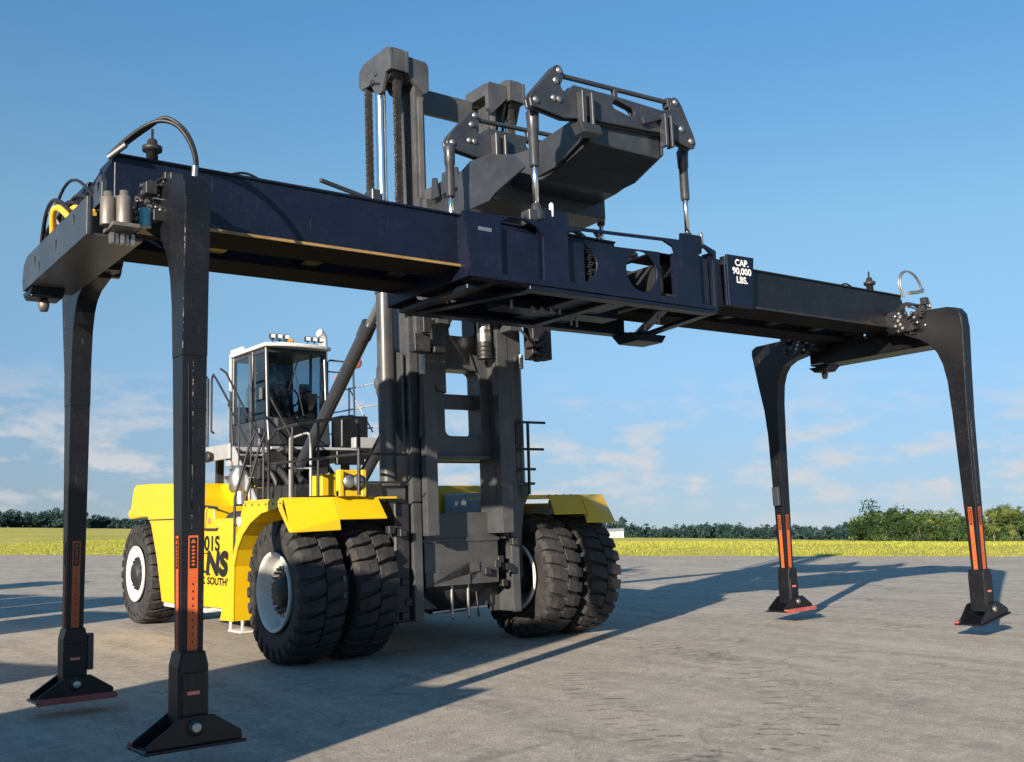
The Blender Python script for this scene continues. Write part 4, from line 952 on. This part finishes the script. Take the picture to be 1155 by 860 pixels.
sk_.build('front_apron', 'black_paint', CAB)
for x in (cx0+.012, cx1-.012):
    pane([(x,cy0+.04,czs+.01),(x,cy0+.58,czs+.01),(x,cy0+.58,cz1-.1),(x,cy0+.09,cz1-.1)]); pane([(x,cy0+.66,czs+.01),(x,cy1-.08,czs+.01),(x,cy1-.08,cz1-.1),(x,cy0+.66,cz1-.1)])
pane([(cx0+.08,cy1-.02,czs+.36),(cx0+.44,cy1-.02,czs+.36),(cx0+.44,cy1-.02,cz1-.1),(cx0+.08,cy1-.02,cz1-.1)])
rf = MB('W'); rf.plate([(cx0-.05,cy1+.05)] + [(cx0-.05+(cx1-cx0+.1)*k/10, cy0-.06-.17*math.sin(math.pi*k/10)**.7) for k in range(11)] + [(cx1+.05,cy1+.05)], cz1, cz1+.07, 'z'); rf.box(cx0-.03, cx0+.05, cy1-.5, cy1+.03, cz1+.071, cz1+.15); rf.box(cx0-.04,cx0+.01,cy1+.0,cy1+.06,cz0,cz1)
rf.build('cab_roof', 'white_paint', CAB, .02, 2)
se = MB('W'); sx_ = (cx0+cx1)/2+.02
se.box(sx_-.25,sx_+.25,8.1,8.6,3.55,3.70); se.plate([(8.55,3.68),(8.70,3.68),(8.80,4.28),(8.70,4.30)], sx_-.24, sx_+.24, 'x'); se.plate([(8.69,4.33),(8.80,4.33),(8.82,4.56),(8.74,4.56)], sx_-.13, sx_+.13, 'x')
se.box(sx_-.36,sx_-.28,8.0,8.5,3.72,3.82); se.box(sx_+.28,sx_+.36,8.0,8.5,3.72,3.82)
se.build('seat', 'seat_fabric', CAB, .04, 2)
se = MB('W'); se.bar((sx_,7.75,3.5),(sx_,7.9,3.98),.08,.08); 
se.tube([(sx_+.19*math.cos(t*.4), 7.93+.07*math.sin(t*.4), 4.0+.17*math.sin(t*.4)) for t in range(17)], .018, 7); se.box(sx_+.30,sx_+.45,7.7,8.2,3.55,4.05); se.box(sx_+.1,sx_+.30,7.66,7.72,4.0,4.2); se.box(sx_-.5,sx_-.44,8.5,8.55,3.6,4.7)
se.build_each('steering_console', 'seat_fabric', CAB, .01)
wl = MB('W')
for x in (-.90,-.77,-.64,-.24,-.11,.02):
    wl.box(x-.045,x+.045,cy0-.19,cy0-.11,cz1+.12,cz1+.21); wl.cyl((x,cy0-.15,cz1+.06),(x,cy0-.15,cz1+.13),.012,6)
wl.cyl((-.93,cy0-.14,cz1+.10),(-.55,cy0-.14,cz1+.10),.012,6)
wl.build_each('work_light', 'black_decal', CAB, .015)
wl = MB('W')
for x in (-.90,-.77,-.64,-.24,-.11,.02): wl.box(x-.034,x+.034,cy0-.194,cy0-.1905,cz1+.132,cz1+.198)
wl.build_each('work_light_lens', 'lamp_lens', CAB)
be = MB('W'); be.lathe([(0,0),(0,.07),(.04,.075),(.10,.06),(.12,.03),(.125,0)], (-.45,cy0+.1,cz1+.07), 'z', 16); be.build('beacon', 'amber', CAB)
wp = MB('W'); wp.tube([(-.35,cy0-.22,3.60),(-.42,cy0-.20,3.95),(-.5,cy0-.17,4.4)], .012, 6); wp.bar((-.60,cy0-.17,4.05),(-.42,cy0-.15,4.6),.02,.02); wp.build('wiper', 'black_decal', CAB)
dr = MB('W'); dr.bar((cx0-.03,cy0+.55,3.15),(cx0-.03,cy0+.62,4.72),.03,.05); dr.box(cx0-.035,cx0-.015,cy0+.1,cy0+.2,3.9,4.1); dr.build('door_handle', 'steel', CAB)
dp = MB('W'); dp.tube([(cx1+.05,cy0+.1,3.6),(cx1+.05,cy0+.1,4.62),(cx1+.10,cy0+.1,4.66),(cx1+.42,cy0-.05,4.62),(cx1+.48,cy0-.07,4.55),(cx1+.5,cy0-.07,3.6)], .018, 7); dp.tube([(cx1+.05,cy0+.1,4.45),(cx1+.5,cy0-.07,4.42)], .014, 6); dp.build('open_door', 'dark_part', TK)
mr = MB('W'); mr.lathe([(0,0),(0,.09),(.03,.11),(.05,.11),(.06,0)], (.75,7.4,4.62), 'y', 16, 1); mr.bar((.75,7.45,4.62),(.3,7.5,4.3),.02,.02); mr.build('mirror', 'reflector_red', TK)
bx = MB('W'); bx.box(.32,.85,7.2,7.6,3.06,3.62); bx.box(.2,.75,7.15,7.25,2.75,3.0); bx.box(-.9,.2,7.4,7.56,2.62,3.05); bx.build('control_box', 'black_paint', TK, .015)
bx = MB('W'); bx.box(.45,.92,6.95,7.1,3.03,3.22); bx.build('step_box', 'grey_paint', TK, .01)
ex = MB('W'); ex.tube([(.52,8.3,2.4),(.52,8.3,5.14),(.51,8.3,5.20),(.47,8.28,5.25),(.41,8.26,5.27)], .075, 14); ex.build('exhaust_pipe', 'white_paint', TK)
# mast -------------------------------------------------------------------------------------
mo = MB()
for sg_ in (-1, 1):
    X = (lambda x: x) if sg_ < 0 else (lambda x: -.22 - x)
    def bx_(x0, x1, y0, y1, z0, z1): a, b_ = sorted((X(x0), X(x1))); mo.box(a, b_, y0, y1, z0, z1)
    bx_(-.98,-.84,2.66,2.70,.50,5.6); bx_(-.98,-.94,2.70,3.14,.50,5.6); bx_(-.98,-.80,3.14,3.20,.50,5.6)      # U channel
    a, b_ = sorted((X(-1.16),X(-.98))); mo.box(a, b_, 2.86, 3.10, .56, 2.0) if False else None
    # wing bracket under the lift cylinder and cheek at the tilt pin
    mo.plate([(X(-1.34),2.28),(X(-1.34),2.20),(X(-1.20),1.95),(X(-1.06),1.1),(X(-.985),.9),(X(-.985),2.28)], 2.80, 2.86)
    bx_(-1.38,-.99,2.74,2.98,2.27,2.31)
    mo.plate([(2.72,4.05),(3.20,4.20),(3.42,3.95),(3.45,3.62),(3.3,3.35),(2.72,2.8)], *sorted((X(-1.06),X(-1.02))), 'x')
mo.box(-.80,.58,3.10,3.20,.6,1.1); mo.box(-.80,.58,3.24,3.42,5.1,5.55)
mo.box(-.80,.58,3.24,3.34,2.62,2.85)
MO = mo.build('outer_mast', 'mast_paint', TK, .012, 2)
tp_ = MB()
for sg_ in (-1, 1):
    x = -1.06*1 if sg_ < 0 else .84
    tp_.lathe([(0,0),(0,.085),(.06,.085),(.06,0)], (x, 3.30, 3.72), 'x', 16, sg_)
tp_.build_each('tilt_pin', 'steel', MO)
mi = MB()    # inner mast, raised
for sg_ in (-1, 1):
    X = (lambda x: x) if sg_ < 0 else (lambda x: -.22 - x)
    def bx_(x0, x1, y0, y1, z0, z1): a, b_ = sorted((X(x0), X(x1))); mi.box(a, b_, y0, y1, z0, z1)
    bx_(-.82,-.66,2.60,2.64,1.6,7.98); bx_(-.82,-.78,2.64,3.02,1.6,7.98); bx_(-.82,-.68,3.02,3.06,1.6,7.98)
    # head block over the pulleys
    a, b_ = sorted((X(-1.28),X(-.98))); mi.plate([(2.46,7.96),(2.46,8.27),(2.54,8.31),(3.22,8.31),(3.34,8.24),(3.36,8.02),(3.30,7.95),(3.02,7.93),(2.93,7.80),(2.80,7.70),(2.70,7.72),(2.60,7.96)], a, a+.05, 'x'); mi.plate([(2.46,7.96),(2.46,8.27),(2.54,8.31),(3.22,8.31),(3.34,8.24),(3.36,8.02),(3.30,7.95),(3.02,7.93),(2.93,7.80),(2.80,7.70),(2.70,7.72),(2.60,7.96)], b_-.05, b_, 'x')
    mi.box(a+.05, b_-.05, 2.50, 3.33, 8.14, 8.305); mi.box(a+.05,b_-.05,2.465,2.51,7.97,8.27); mi.box(a+.05,b_-.05,3.30,3.355,7.99,8.23)
    a, b_ = sorted((X(-.975),X(-.62))); mi.plate([(a,7.98),(a,8.24),(b_-.04,8.22),(b_,8.16),(b_,7.80),(b_-.08,7.74)] if sg_ < 0 else [(b_,8.0),(b_,8.20),(a+.04,8.20),(a,8.14),(a,7.78),(a+.08,7.72)], 2.52, 2.60); mi.box(a,b_,2.60,3.1,8.0,8.19)
mi.box(-.62,.40,2.92,3.0,7.66,8.02)
# crosshead with three openings, between the inner uprights
mi.plate([(-.66,2.62),(.44,2.62),(.44,5.3),(-.66,5.3)], 2.70, 3.02, 'y', [rrect(-.36,.14,4.36,4.95,.08), rrect(-.38,.16,3.52,3.90,.08) if False else rrect(-.40,.20,2.95,3.88,.09)])
mi.box(-.66,.44,2.62,2.70,2.62,2.68)
mi.box(-.42,.25,2.90,2.99,3.35,3.56)
MI = mi.build('inner_mast', 'mast_paint', TK, .012, 2)
rl = MB()
for sg_ in (-1, 1):
    X = (lambda x: x) if sg_ < 0 else (lambda x: -.22 - x)
    for z in (8.0,): rl.cyl((X(-1.22),2.66,8.0),(X(-1.04),2.66,8.0),.13,18)
    rl.lathe([(0,0),(0,.05),(.02,.045),(.02,0)], (X(-1.282),2.95,7.93), 'x', 12, sg_); rl.cyl((X(-1.3),2.95,7.93),(X(-1.3),2.75,7.85),.012,6); rl.lathe([(0,0),(0,.03),(.02,.025),(.02,0)], (X(-1.282),2.86,8.02), 'x', 10, sg_)
rl.build_each('chain_pulley', 'dark_part', MI)
# leaf chains and lift cylinders
for sg_ in (-1, 1):
    X = (lambda x: x) if sg_ < 0 else (lambda x: -.22 - x)
    cy = MB(); cy.cyl((X(-1.19),2.92,2.31),(X(-1.19),2.92,4.95),.115,20); cy.lathe([(0,.0),(0,.13),(.10,.13),(.10,0)], (X(-1.19),2.92,4.9), 'z', 20); CYL = cy.build('lift_cylinder', 'mast_paint', TK, .004)
    cr_ = MB(); cr_.cyl((X(-1.19),2.90,4.95),(X(-1.19),2.90,8.05),.072,20); cr_.build('lift_rod', 'chrome', CYL)
    cb_ = MB(); cb_.box(*sorted((X(-1.30),X(-1.04))),2.76,2.86,6.02,6.12); cb_.build('cylinder_clamp', 'white_decal', CYL, .006)
    for y, x, zt, zb, w in ((2.62,-1.10,7.98,4.6,.085),(3.20,-1.22,8.02,6.1,.085)):
        c_ = MB(); z = zb; k = 0
        while z < zt:
            o = w*.5
            for j in range(4):
                xx = X(x) - o + j*w*.29 + (.008 if k%2 else 0)
                c_.box(xx, xx+.016, y-.032, y+.032, z, z+.062)
            c_.box(X(x)-o-.004, X(x)+o+.010, y-.010, y+.010, z+.004, z+.024)
            z += .046; k += 1
        c_.build('lift_chain', 'chain_steel', TK)
hs_ = MB()
for k in range(3): hs_.tube([(-.90+.03*k,2.70,4.4),(-.90+.03*k,2.72,6.5),(-.90+.03*k,2.76,7.9)], .016, 6)
for k in range(2): hs_.tube([(.66+.03*k,2.70,4.4),(.66+.03*k,2.72,6.5),(.66+.03*k,2.76,7.9)], .016, 6)
hs_.build_each('mast_hose', 'hose_rubber', TK)
gr_ = MB(); gr_.box(-.775,-.70,2.575,2.598,1.7,7.7) ; gr_.box(.49,.56,2.575,2.598,1.7,7.7); gr_.build_each('guide_strip', 'worn_steel', MI)
br = MB(); br.bar((-2.23,2.72,6.28),(-1.36,2.86,6.18),.05,.05); br.box(-1.42,-1.28,2.78,3.0,6.08,6.32); br.bar((-1.35,2.9,6.1),(-1.31,2.95,5.85),.06,.1); br.build('camera_arm', CH, TK, .006)
# carriage behind the spreader and the arms that reach over it
ca = MB()
for sg_ in (-1, 1):
    X = (lambda x: x) if sg_ < 0 else (lambda x: -.22 - x)
    def bx_(x0, x1, y0, y1, z0, z1): a, b_ = sorted((X(x0), X(x1))); ca.box(a, b_, y0, y1, z0, z1)
    bx_(-.80,-.62,2.20,2.44,4.4,6.3)
    x0_, x1_, xw = (-.885,-.70,-.74) if sg_ < 0 else (.335,.525,.335)
    ca.box(x0_, x1_, 2.45, 2.57, 1.60, 6.2); ca.box(xw, xw+.04, 2.575, 2.97, 1.60, 4.4)
    ca.plate([(X(-.98),4.75),(X(-.98),4.15),(X(-.86),3.95),(X(-.66),3.55),(X(-.52),3.50),(X(-.52),4.75)], 2.46, 2.54)
    a, b_ = sorted((X(-.93),X(-.52))); ca.box(a, b_, 2.20, 2.30, 4.75, 6.1)
ca.box(-.8,.58,2.15,2.4,5.0,5.6); ca.box(-.55,.35,2.2,2.5,4.6,5.0)
CA = ca.build('carriage', 'mast_paint', TK, .010, 2)
fx = MB()
fx.box(-1.10,-.86,2.30,2.46,4.02,4.26); fx.box(-1.02,-.9,2.2,2.3,4.26,4.5); fx.tube([(-.98,2.3,4.5),(-.85,2.2,4.62),(-.6,2.3,4.6),(-.5,2.4,4.3),(-.1,2.56,3.95)],.012,6); fx.tube([(-.99,2.32,3.95),(-.97,2.4,3.4),(-.93,2.5,2.9)],.02,7)
fx.box(-.80,-.62,2.30,2.44,4.02,4.10)
fx.box(.86,1.22,2.30,2.50,4.05,4.55); fx.box(.80,1.05,2.2,2.4,4.2,4.5)
for k in range(8): fx.box(.88+.04*(k%4),.93+.04*(k%4),2.2,2.32,4.0+.07*(k%5),4.06+.07*(k%5))
fx.tube([(.45,2.2,4.75),(.55,2.15,4.4),(.8,2.15,4.2),(1.0,2.2,4.3)],.022,7)
fx.build_each('sensor_unit', 'dark_part', CA, .008)
fx = MB()
fx.cyl((-.98,2.33,3.72),(-.98,2.33,3.98),.04,12); fx.cyl((-.98,2.26,4.26),(-.98,2.26,4.5),.03,10); fx.cyl((.72,2.4,3.9),(.72,2.4,4.1),.035,10); fx.cyl((.16,2.5,4.05),(.16,2.5,4.6),.10,16); fx.cyl((.80,2.18,4.3),(.86,2.18,4.3),.03,8); fx.lathe([(-.02,0),(-.02,.08),(.0,.10),(.05,.10),(.05,0)],(.16,2.5,4.38),'z',16)
fx.build_each('shock_cylinder', 'steel', CA)
cg = MB(); cg.cyl((.16,2.5,4.02),(.16,2.5,4.26),.105,16)
for z in (4.06,4.12,4.18): cg.lathe([(0,.105),(0,.115),(.02,.115),(.02,.105)], (.16,2.5,z), 'z', 16)
cg.build_each('camera_lens', 'dark_part', CA)
ar = MB()     # reaching arms: front box, rear box, side plates
def hull(sec):   # loft of rectangular-ish sections (list of 4-point loops)
    vs_ = [p for s_ in sec for p in s_]; n_ = len(sec[0]); fs = [tuple(range(n_)), tuple(range(len(vs_)-n_, len(vs_)))[::-1]]
    for i in range(len(sec)-1):
        for j in range(n_): fs.append((i*n_+j, i*n_+(j+1)%n_, (i+1)*n_+(j+1)%n_, (i+1)*n_+j))
    ar.add(vs_, fs)
def sec(y, x0, x1, z0, z1): return [(x0,y,z0),(x1,y,z0),(x1,y,z1),(x0,y,z1)]
hull([sec(-.715,-.545,.575,6.0,6.34), sec(-.30,-.56,.60,5.885,6.34), sec(.12,-.58,.60,5.80,6.22), sec(.55,-.72,.62,5.78,6.22)])
hull([sec(.55,-1.0,.80,5.62,6.12), sec(1.02,-1.02,.82,5.615,6.14), sec(1.35,-.86,.70,5.70,6.26), sec(2.2,-.80,.62,5.75,6.30)])
for x in (-.60,.62): ar.plate([(-.72,6.06),(-.2,5.86),(.5,5.82),(.5,6.22),(-.3,6.30),(-.72,6.35)], x-.018, x+.018, 'x')
ar.plate([(-.1,5.80),(.5,5.66),(.62,5.60),(1.15,5.60),(1.3,5.66),(1.3,6.12),(1.0,6.22),(.6,6.18),(.1,6.02)], -1.03, -1.0, 'x')
ar.box(-.60,.62,-.735,-.715,6.30,6.345)
for y in (1.45,1.7,1.95): ar.plate([(y,6.05),(y+.18,6.05),(y+.14,6.35),(y+.05,6.33)], -.90, -.86, 'x')
ar.build('reach_arm', CH, TK, .012, 2)
# tilt cylinders
for x_ in (-.75, .52):
    A = Vector((x_, 3.45, 5.32)); B_ = Vector((x_, 7.12, 2.24)); d = (B_-A)
    t = MB('W'); t.cyl(A + d*.235, B_, .105, 18); t.cyl(B_, B_ + d*.04, .12, 14); t.box(x_-.14,x_+.14,B_.y-.1,B_.y+.2,2.05,2.3)
    t.cyl(A + d*.215 + Vector((0,0,.02)), A + d*.265, .12, 18)
    T = t.build('tilt_cylinder', CH, TK)
    t = MB('W'); t.cyl(A, A + d*.24, .065, 16); t.build('tilt_rod', 'steel', T)
    t = MB('W'); t.tube([A + d*.15 + Vector((.0,0,-.12)), A + d*.5 + Vector((0,0,-.14)), A + d*.9 + Vector((0,0,-.14))], .02, 6); t.build('tilt_hose', 'hose_rubber', T)

# ------------------------------------------------------------------ field, trees and what stands beyond
def at(px, D):
    """point on the terrain at horizontal distance D along the direction px"""
    d = pray(px, 600); h = Vector((d.x, d.y)).normalized(); x, y = CAM.x + h.x*D, CAM.y + h.y*D
    return Vector((x, y, field_z(x, y)))
rng = random.Random(21)
gr = MB('W')      # grass along the edge of the field and thinning out into it
for k in range(130000):
    t = rng.uniform(-.32, 1.3); e = .25*mnoise.noise((t*40, 1, 0)) + .2*mnoise.noise((t*150, 2, 0)) - .15 + 45*rng.random()**1.6
    p = E0 + ed*(EL*t) + en*e
    if e < 2 and mnoise.noise((t*50, e*.6, 1)) < -.1: continue
    z = field_z(p.x, p.y) - .004
    h = (.05 + .12*rng.random())*(.7 + .7*mnoise.noise((p.x*.2, p.y*.2, 5))) ; a = rng.uniform(0, 6.3); w = .014 + .0008*e
    dx, dy = math.cos(a)*w, math.sin(a)*w; lx, ly = rng.uniform(-.06,.06), rng.uniform(-.06,.06)
    gr.add([(p.x-dx,p.y-dy,z),(p.x+dx,p.y+dy,z),(p.x+lx,p.y+ly,z+max(.03,h))], [(0,1,2)])
tag(gr.build('grass', 'grass_blade', normals=False), 'yellow-green grass along the edge of the field', None, None, 'stuff')
def leafquad(mb, c, s_, r_):
    n_ = Vector((r_.gauss(0,1), r_.gauss(0,1), r_.gauss(0,.7)+.4)).normalized(); a = n_.orthogonal().normalized(); a.rotate(Matrix.Rotation(r_.uniform(0,6.3), 3, n_)); b_ = n_.cross(a)
    mb.add([c - a*s_, c + b_*s_*.45, c + a*s_, c - b_*s_*.45], [(0,1,2,3)])
def bush(name, lab, cat, base, H, Wd, grp, n_=1500, stem=True, leaf=.085):
    root = thing(name, lab, cat, Matrix.Translation(base), grp)
    cr = MB('W'); r_ = random.Random(hash((round(base.x,2), round(base.y,2))) & 0xffff)
    lobes = []
    for k in range(r_.randint(8, 12)):
        a = r_.uniform(0, 6.3); rr = Wd*.5*math.sqrt(r_.random()); z = H*(.25 + .62*r_.random()*(1 - .45*rr/(Wd*.5)))
        lobes.append((base + Vector((rr*math.cos(a), rr*math.sin(a), z)), H*r_.uniform(.13,.26)))
    for k in range(n_):
        c, q = r_.choice(lobes); v = Vector((r_.gauss(0,1), r_.gauss(0,1), r_.gauss(0,1))).normalized()*q*(r_.random()**.35)*r_.uniform(.8,1.15)
        p = c + v
        if p.z < base.z + .03: p.z = base.z + r_.uniform(.03,.2)
        leafquad(cr, p, leaf*r_.uniform(.6,1.5), r_)
    cr.build('crown', 'bush_leaf', root, normals=False)
    st = MB('W')
    for k in range(4):
        a = r_.uniform(0,6.3); st.tube([base + Vector((0,0,-.1)), base + Vector((.2*Wd*math.cos(a)*.5,.2*Wd*math.sin(a)*.5,H*.3)), base + Vector((.5*Wd*math.cos(a)*.6,.5*Wd*math.sin(a)*.6,H*.62))], [.07,.05,.02], 6)
    st.build('trunk', 'trunk_bark', root)
    return root
def palm(lab, base, H, grp):
    root = thing('palm_tree', lab, 'palm tree', Matrix.Translation(base), grp)
    r_ = random.Random(hash((round(base.x,2), round(base.y,2), 1)) & 0xffff)
    top = base + Vector((r_.uniform(-.2,.2), r_.uniform(-.2,.2), H*.56))
    t = MB('W'); t.tube([base + Vector((0,0,-.1)), base.lerp(top,.5) + Vector((.04,0,0)), top], [.2,.16,.17], 8); t.build('trunk', 'trunk_bark', root)
    c = MB('W')
    for k in range(30):
        a = r_.uniform(0,6.3); el = r_.uniform(-1.15,1.3); L_ = H*r_.uniform(.26,.38)
        d = Vector((math.cos(a)*math.cos(el), math.sin(a)*math.cos(el), math.sin(el))); hub = top + d*L_*.55
        side = d.cross(Vector((0,0,1))).normalized() if abs(d.z) < .98 else Vector((1,0,0)); up_ = side.cross(d)
        c.add([top - side*.012, top + side*.012, hub + side*.012, hub - side*.012], [(0,1,2,3)])
        for j in range(11):
            b_ = (j-5)/5*1.45; q = (d*math.cos(b_) + side*math.sin(b_)); ln = L_*.55*(1 - .25*abs(b_)/1.45)*r_.uniform(.8,1.1)
            tip = hub + q*ln + Vector((0,0,-ln*.28)); mid = hub + q*ln*.55; w = q.cross(up_).normalized()*.06
            c.add([hub, mid - w, tip, mid + w], [(0,1,2,3)])
    c.build('crown', 'palm_leaf', root, normals=False)
    return root
GRV = 'low palms and shrubs of the grove beyond the right legs'
PL, BL = 'small fan palm with a ragged yellow-green head in the grove behind the right legs', 'dense dark green shrub in the grove behind the right legs'
for k in range(23):
    px = 985 + 10.5*k + rng.uniform(-5,5); D = rng.uniform(146, 165); b_ = at(px, D); H = rng.uniform(5.0, 6.6)*(.80 if k in (4,5,9,10) else 1)
    if k == 0: H = 5.6
    if k in (2, 5, 8, 10, 13, 14, 17) : palm(PL, b_, H*1.08, GRV)
    else: bush('shrub', BL, 'shrub', b_, H*1.0, H*1.25, GRV, 3200, leaf=.17)
for k in range(14):
    px = 1000 + 17*k + rng.uniform(-6,6); b_ = at(px, rng.uniform(138, 144)); H = rng.uniform(2.8,4.4)
    if k in (1,3,5,7,8,11,13): palm(PL, b_, H*1.35, GRV)
    else: bush('shrub', BL, 'shrub', b_, H, H*1.25, GRV, 2200, leaf=.15)
for k in range(14):
    b_ = at(1000 + 20*k, 133 + rng.uniform(-2,2)); bush('shrub', 'low olive bush at the foot of the grove behind the right legs', 'shrub', b_, rng.uniform(1.3,2.2), rng.uniform(3.0,4.6), GRV, 900, leaf=.11)
bush('sapling', 'lone spindly sapling left of the grove', 'sapling', at(962, 160), 1.7, 1.0, None, 160, leaf=.11)
def treeline(px0, px1, D0, D1, h0, h1, name, lab, hmul=None):
    mb = MB('W'); r_ = random.Random(int(px0)); px = px0
    while px < px1:
        D = r_.uniform(D0, D1); b_ = at(px, D); H = r_.uniform(h0, h1)*(hmul(px) if hmul else 1)*(.8 + .5*max(-.4, mnoise.noise((px*.018, 2, 0)))+.1); Wd = H*r_.uniform(.7, 1.2)
        lobes = [(b_ + Vector((r_.gauss(0,Wd*.3), r_.gauss(0,Wd*.3), H*r_.uniform(.05,.78))), H*r_.uniform(.16,.26)) for _ in range(11)]
        for _ in range(260):
            c, q = r_.choice(lobes); v = Vector((r_.gauss(0,1), r_.gauss(0,1), r_.gauss(0,1))).normalized()*q*r_.random()**.3
            p = c + v; p.z = max(p.z, b_.z + .1); leafquad(mb, p, H*.10*r_.uniform(.6,1.4), r_)
        px += Wd/D*F_*r_.uniform(.18,.34)
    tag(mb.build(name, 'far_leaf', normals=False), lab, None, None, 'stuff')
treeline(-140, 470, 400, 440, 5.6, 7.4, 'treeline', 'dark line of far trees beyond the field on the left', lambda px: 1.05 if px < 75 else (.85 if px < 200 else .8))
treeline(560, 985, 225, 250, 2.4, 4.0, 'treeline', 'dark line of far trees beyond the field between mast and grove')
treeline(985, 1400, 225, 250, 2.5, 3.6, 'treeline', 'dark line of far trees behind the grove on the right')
# far white shed and a lamp post at the field's end
c = at(689, 215); rg_ = Vector((r2.x, r2.y, 0)).normalized(); fg = Vector((-rg_.y, rg_.x, 0))
SHD = thing('farm_shed', 'tiny long white shed far across the field, right of the front tyres', 'shed', Matrix.Translation(c))
s_ = MB('W')
def cor(a, b_, z): return c + rg_*a + fg*b_ + Vector((0,0,z))
def bx3(mb, a0, a1, b0, b1, z0, z1): mb.add([cor(a0,b0,z0),cor(a1,b0,z0),cor(a1,b1,z0),cor(a0,b1,z0),cor(a0,b0,z1),cor(a1,b0,z1),cor(a1,b1,z1),cor(a0,b1,z1)], [(0,3,2,1),(4,5,6,7),(0,1,5,4),(1,2,6,5),(2,3,7,6),(3,0,4,7)])
bx3(s_, -2.6, 2.6, 0, 3, -.3, 1.25); s_.build('wall', 'white_paint', SHD)
s_ = MB('W'); s_.add([cor(-2.8,-.2,1.25),cor(2.8,-.2,1.25),cor(2.8,3.2,1.25),cor(-2.8,3.2,1.25),cor(-2.8,1.5,1.8),cor(2.8,1.5,1.8)], [(0,1,5,4),(3,4,5,2),(0,4,3),(1,2,5),(0,3,2,1)]); s_.build('roof', 'grey_paint', SHD)
s_ = MB('W')
for k in range(4): bx3(s_, -2.2+1.2*k, -1.4+1.2*k, -.03, 0, -.1, .75)
s_.build_each('door', 'grey_paint', SHD)
c = at(877, 205); LPO = thing('lamp_post', 'thin pale lamp post far beyond the second right leg', 'lamp post', Matrix.Translation(c))
s_ = MB('W'); s_.tube([c, c + Vector((0,0,2.7))], [.09,.06], 8); s_.build('post', 'white_paint', LPO)
s_ = MB('W'); s_.bar(c + Vector((0,0,2.7)), c + rg_*.5 + Vector((0,0,2.75)), .12, .08); s_.build('lamp_head', 'grey_paint', LPO)
# ------------------------------------------------------------------ unseen container shapes added left of the view, sized to throw the long shadows
th = R(SUN_AZ); uu = Vector((math.cos(th), math.sin(th), 0)); ss = Vector((-math.sin(th), math.cos(th), 0))
CGRP = 'container shapes added left of the apron as shadow casters'
def container(s0, u1, z0, ln, label, wdt=2.44):  # container-shaped block added only to cast shade into view
    o = ss*(s0 + wdt/2) + uu*(u1 - ln/2) + Vector((0,0,z0)); mat = Matrix(((uu.x, ss.x, 0, o.x), (uu.y, ss.y, 0, o.y), (0,0,1,o.z), (0,0,0,1)))
    t = thing('shadow_caster', label, 'shipping container', mat, CGRP)
    def P(a, b_, z): return mat @ Vector((a, b_, z))
    h, w, l = 2.59, wdt, ln
    fr = MB('W'); bd = MB('W')
    def bx4(mb, a0, a1, b0, b1, c0, c1): mb.add([P(a0,b0,c0),P(a1,b0,c0),P(a1,b1,c0),P(a0,b1,c0),P(a0,b0,c1),P(a1,b0,c1),P(a1,b1,c1),P(a0,b1,c1)], [(0,3,2,1),(4,5,6,7),(0,1,5,4),(1,2,6,5),(2,3,7,6),(3,0,4,7)])
    for a in (-l/2, l/2-.16):
        for b_ in (-w/2, w/2-.16): bx4(fr, a, a+.16, b_, b_+.16, .0, h)
    for b_ in (-w/2, w/2-.1):
        bx4(fr, -l/2+.16, l/2-.16, b_, b_+.1, .02, .16); bx4(fr, -l/2+.16, l/2-.16, b_, b_+.1, h-.12, h-.01)
    for a in (-l/2, l/2-.1):
        bx4(fr, a, a+.1, -w/2+.16, w/2-.16, .02, .16); bx4(fr, a, a+.1, -w/2+.16, w/2-.16, h-.12, h-.01)
    n_ = int((l-.32)/.28); pts = []
    for k in range(n_+1):
        a = -l/2+.16 + (l-.32)*k/n_; q = (l-.32)/n_
        pts += [(a, .0), (a+q*.25, .0), (a+q*.5, .04), (a+q*.75, .04)] if k < n_ else [(a, .0)]
    for sg_ in (-1, 1):
        for (a, d), (a2, d2) in zip(pts, pts[1:]):
            y0 = sg_*(w/2-.02-d); y1 = sg_*(w/2-.02-d2); bd.quad(P(a,y0,.16), P(a2,y1,.16), P(a2,y1,h-.12), P(a,y0,h-.12))
    for a in (-l/2+.05, l/2-.05): bd.quad(P(a,-w/2+.16,.16), P(a,w/2-.16,.16), P(a,w/2-.16,h-.12), P(a,-w/2+.16,h-.12))
    bd.quad(P(-l/2+.1,-w/2+.1,h-.03), P(l/2-.1,-w/2+.1,h-.03), P(l/2-.1,w/2-.1,h-.03), P(-l/2+.1,w/2-.1,h-.03)); bd.quad(P(-l/2+.1,-w/2+.1,.1), P(l/2-.1,-w/2+.1,.1), P(l/2-.1,w/2-.1,.1), P(-l/2+.1,w/2-.1,.1))
    bd.build('wall_panel', 'caster_rust', t, normals=False); fr.build('corner_frame', 'caster_rust', t, .01)
    return t
CL = 'unseen rust red container shape added on the left to cast shadows'
for s0, u1, nz_, w_ in ((.72, -10.4, 1, .96), (1.66, -14.3, 2, 3.07), (6.4, -10.4, 1, 2.2), (11.4, -12.8, 2, 2.3), (14.2, -9.4, 2, 2.44), (16.72, -9.6, 2, 2.44), (19.3, -9.2, 2, 2.1), (23.0, -13.0, 3, 2.44)):
    for k in range(nz_): container(s0, u1, 2.6*k, 6.06, CL, w_)
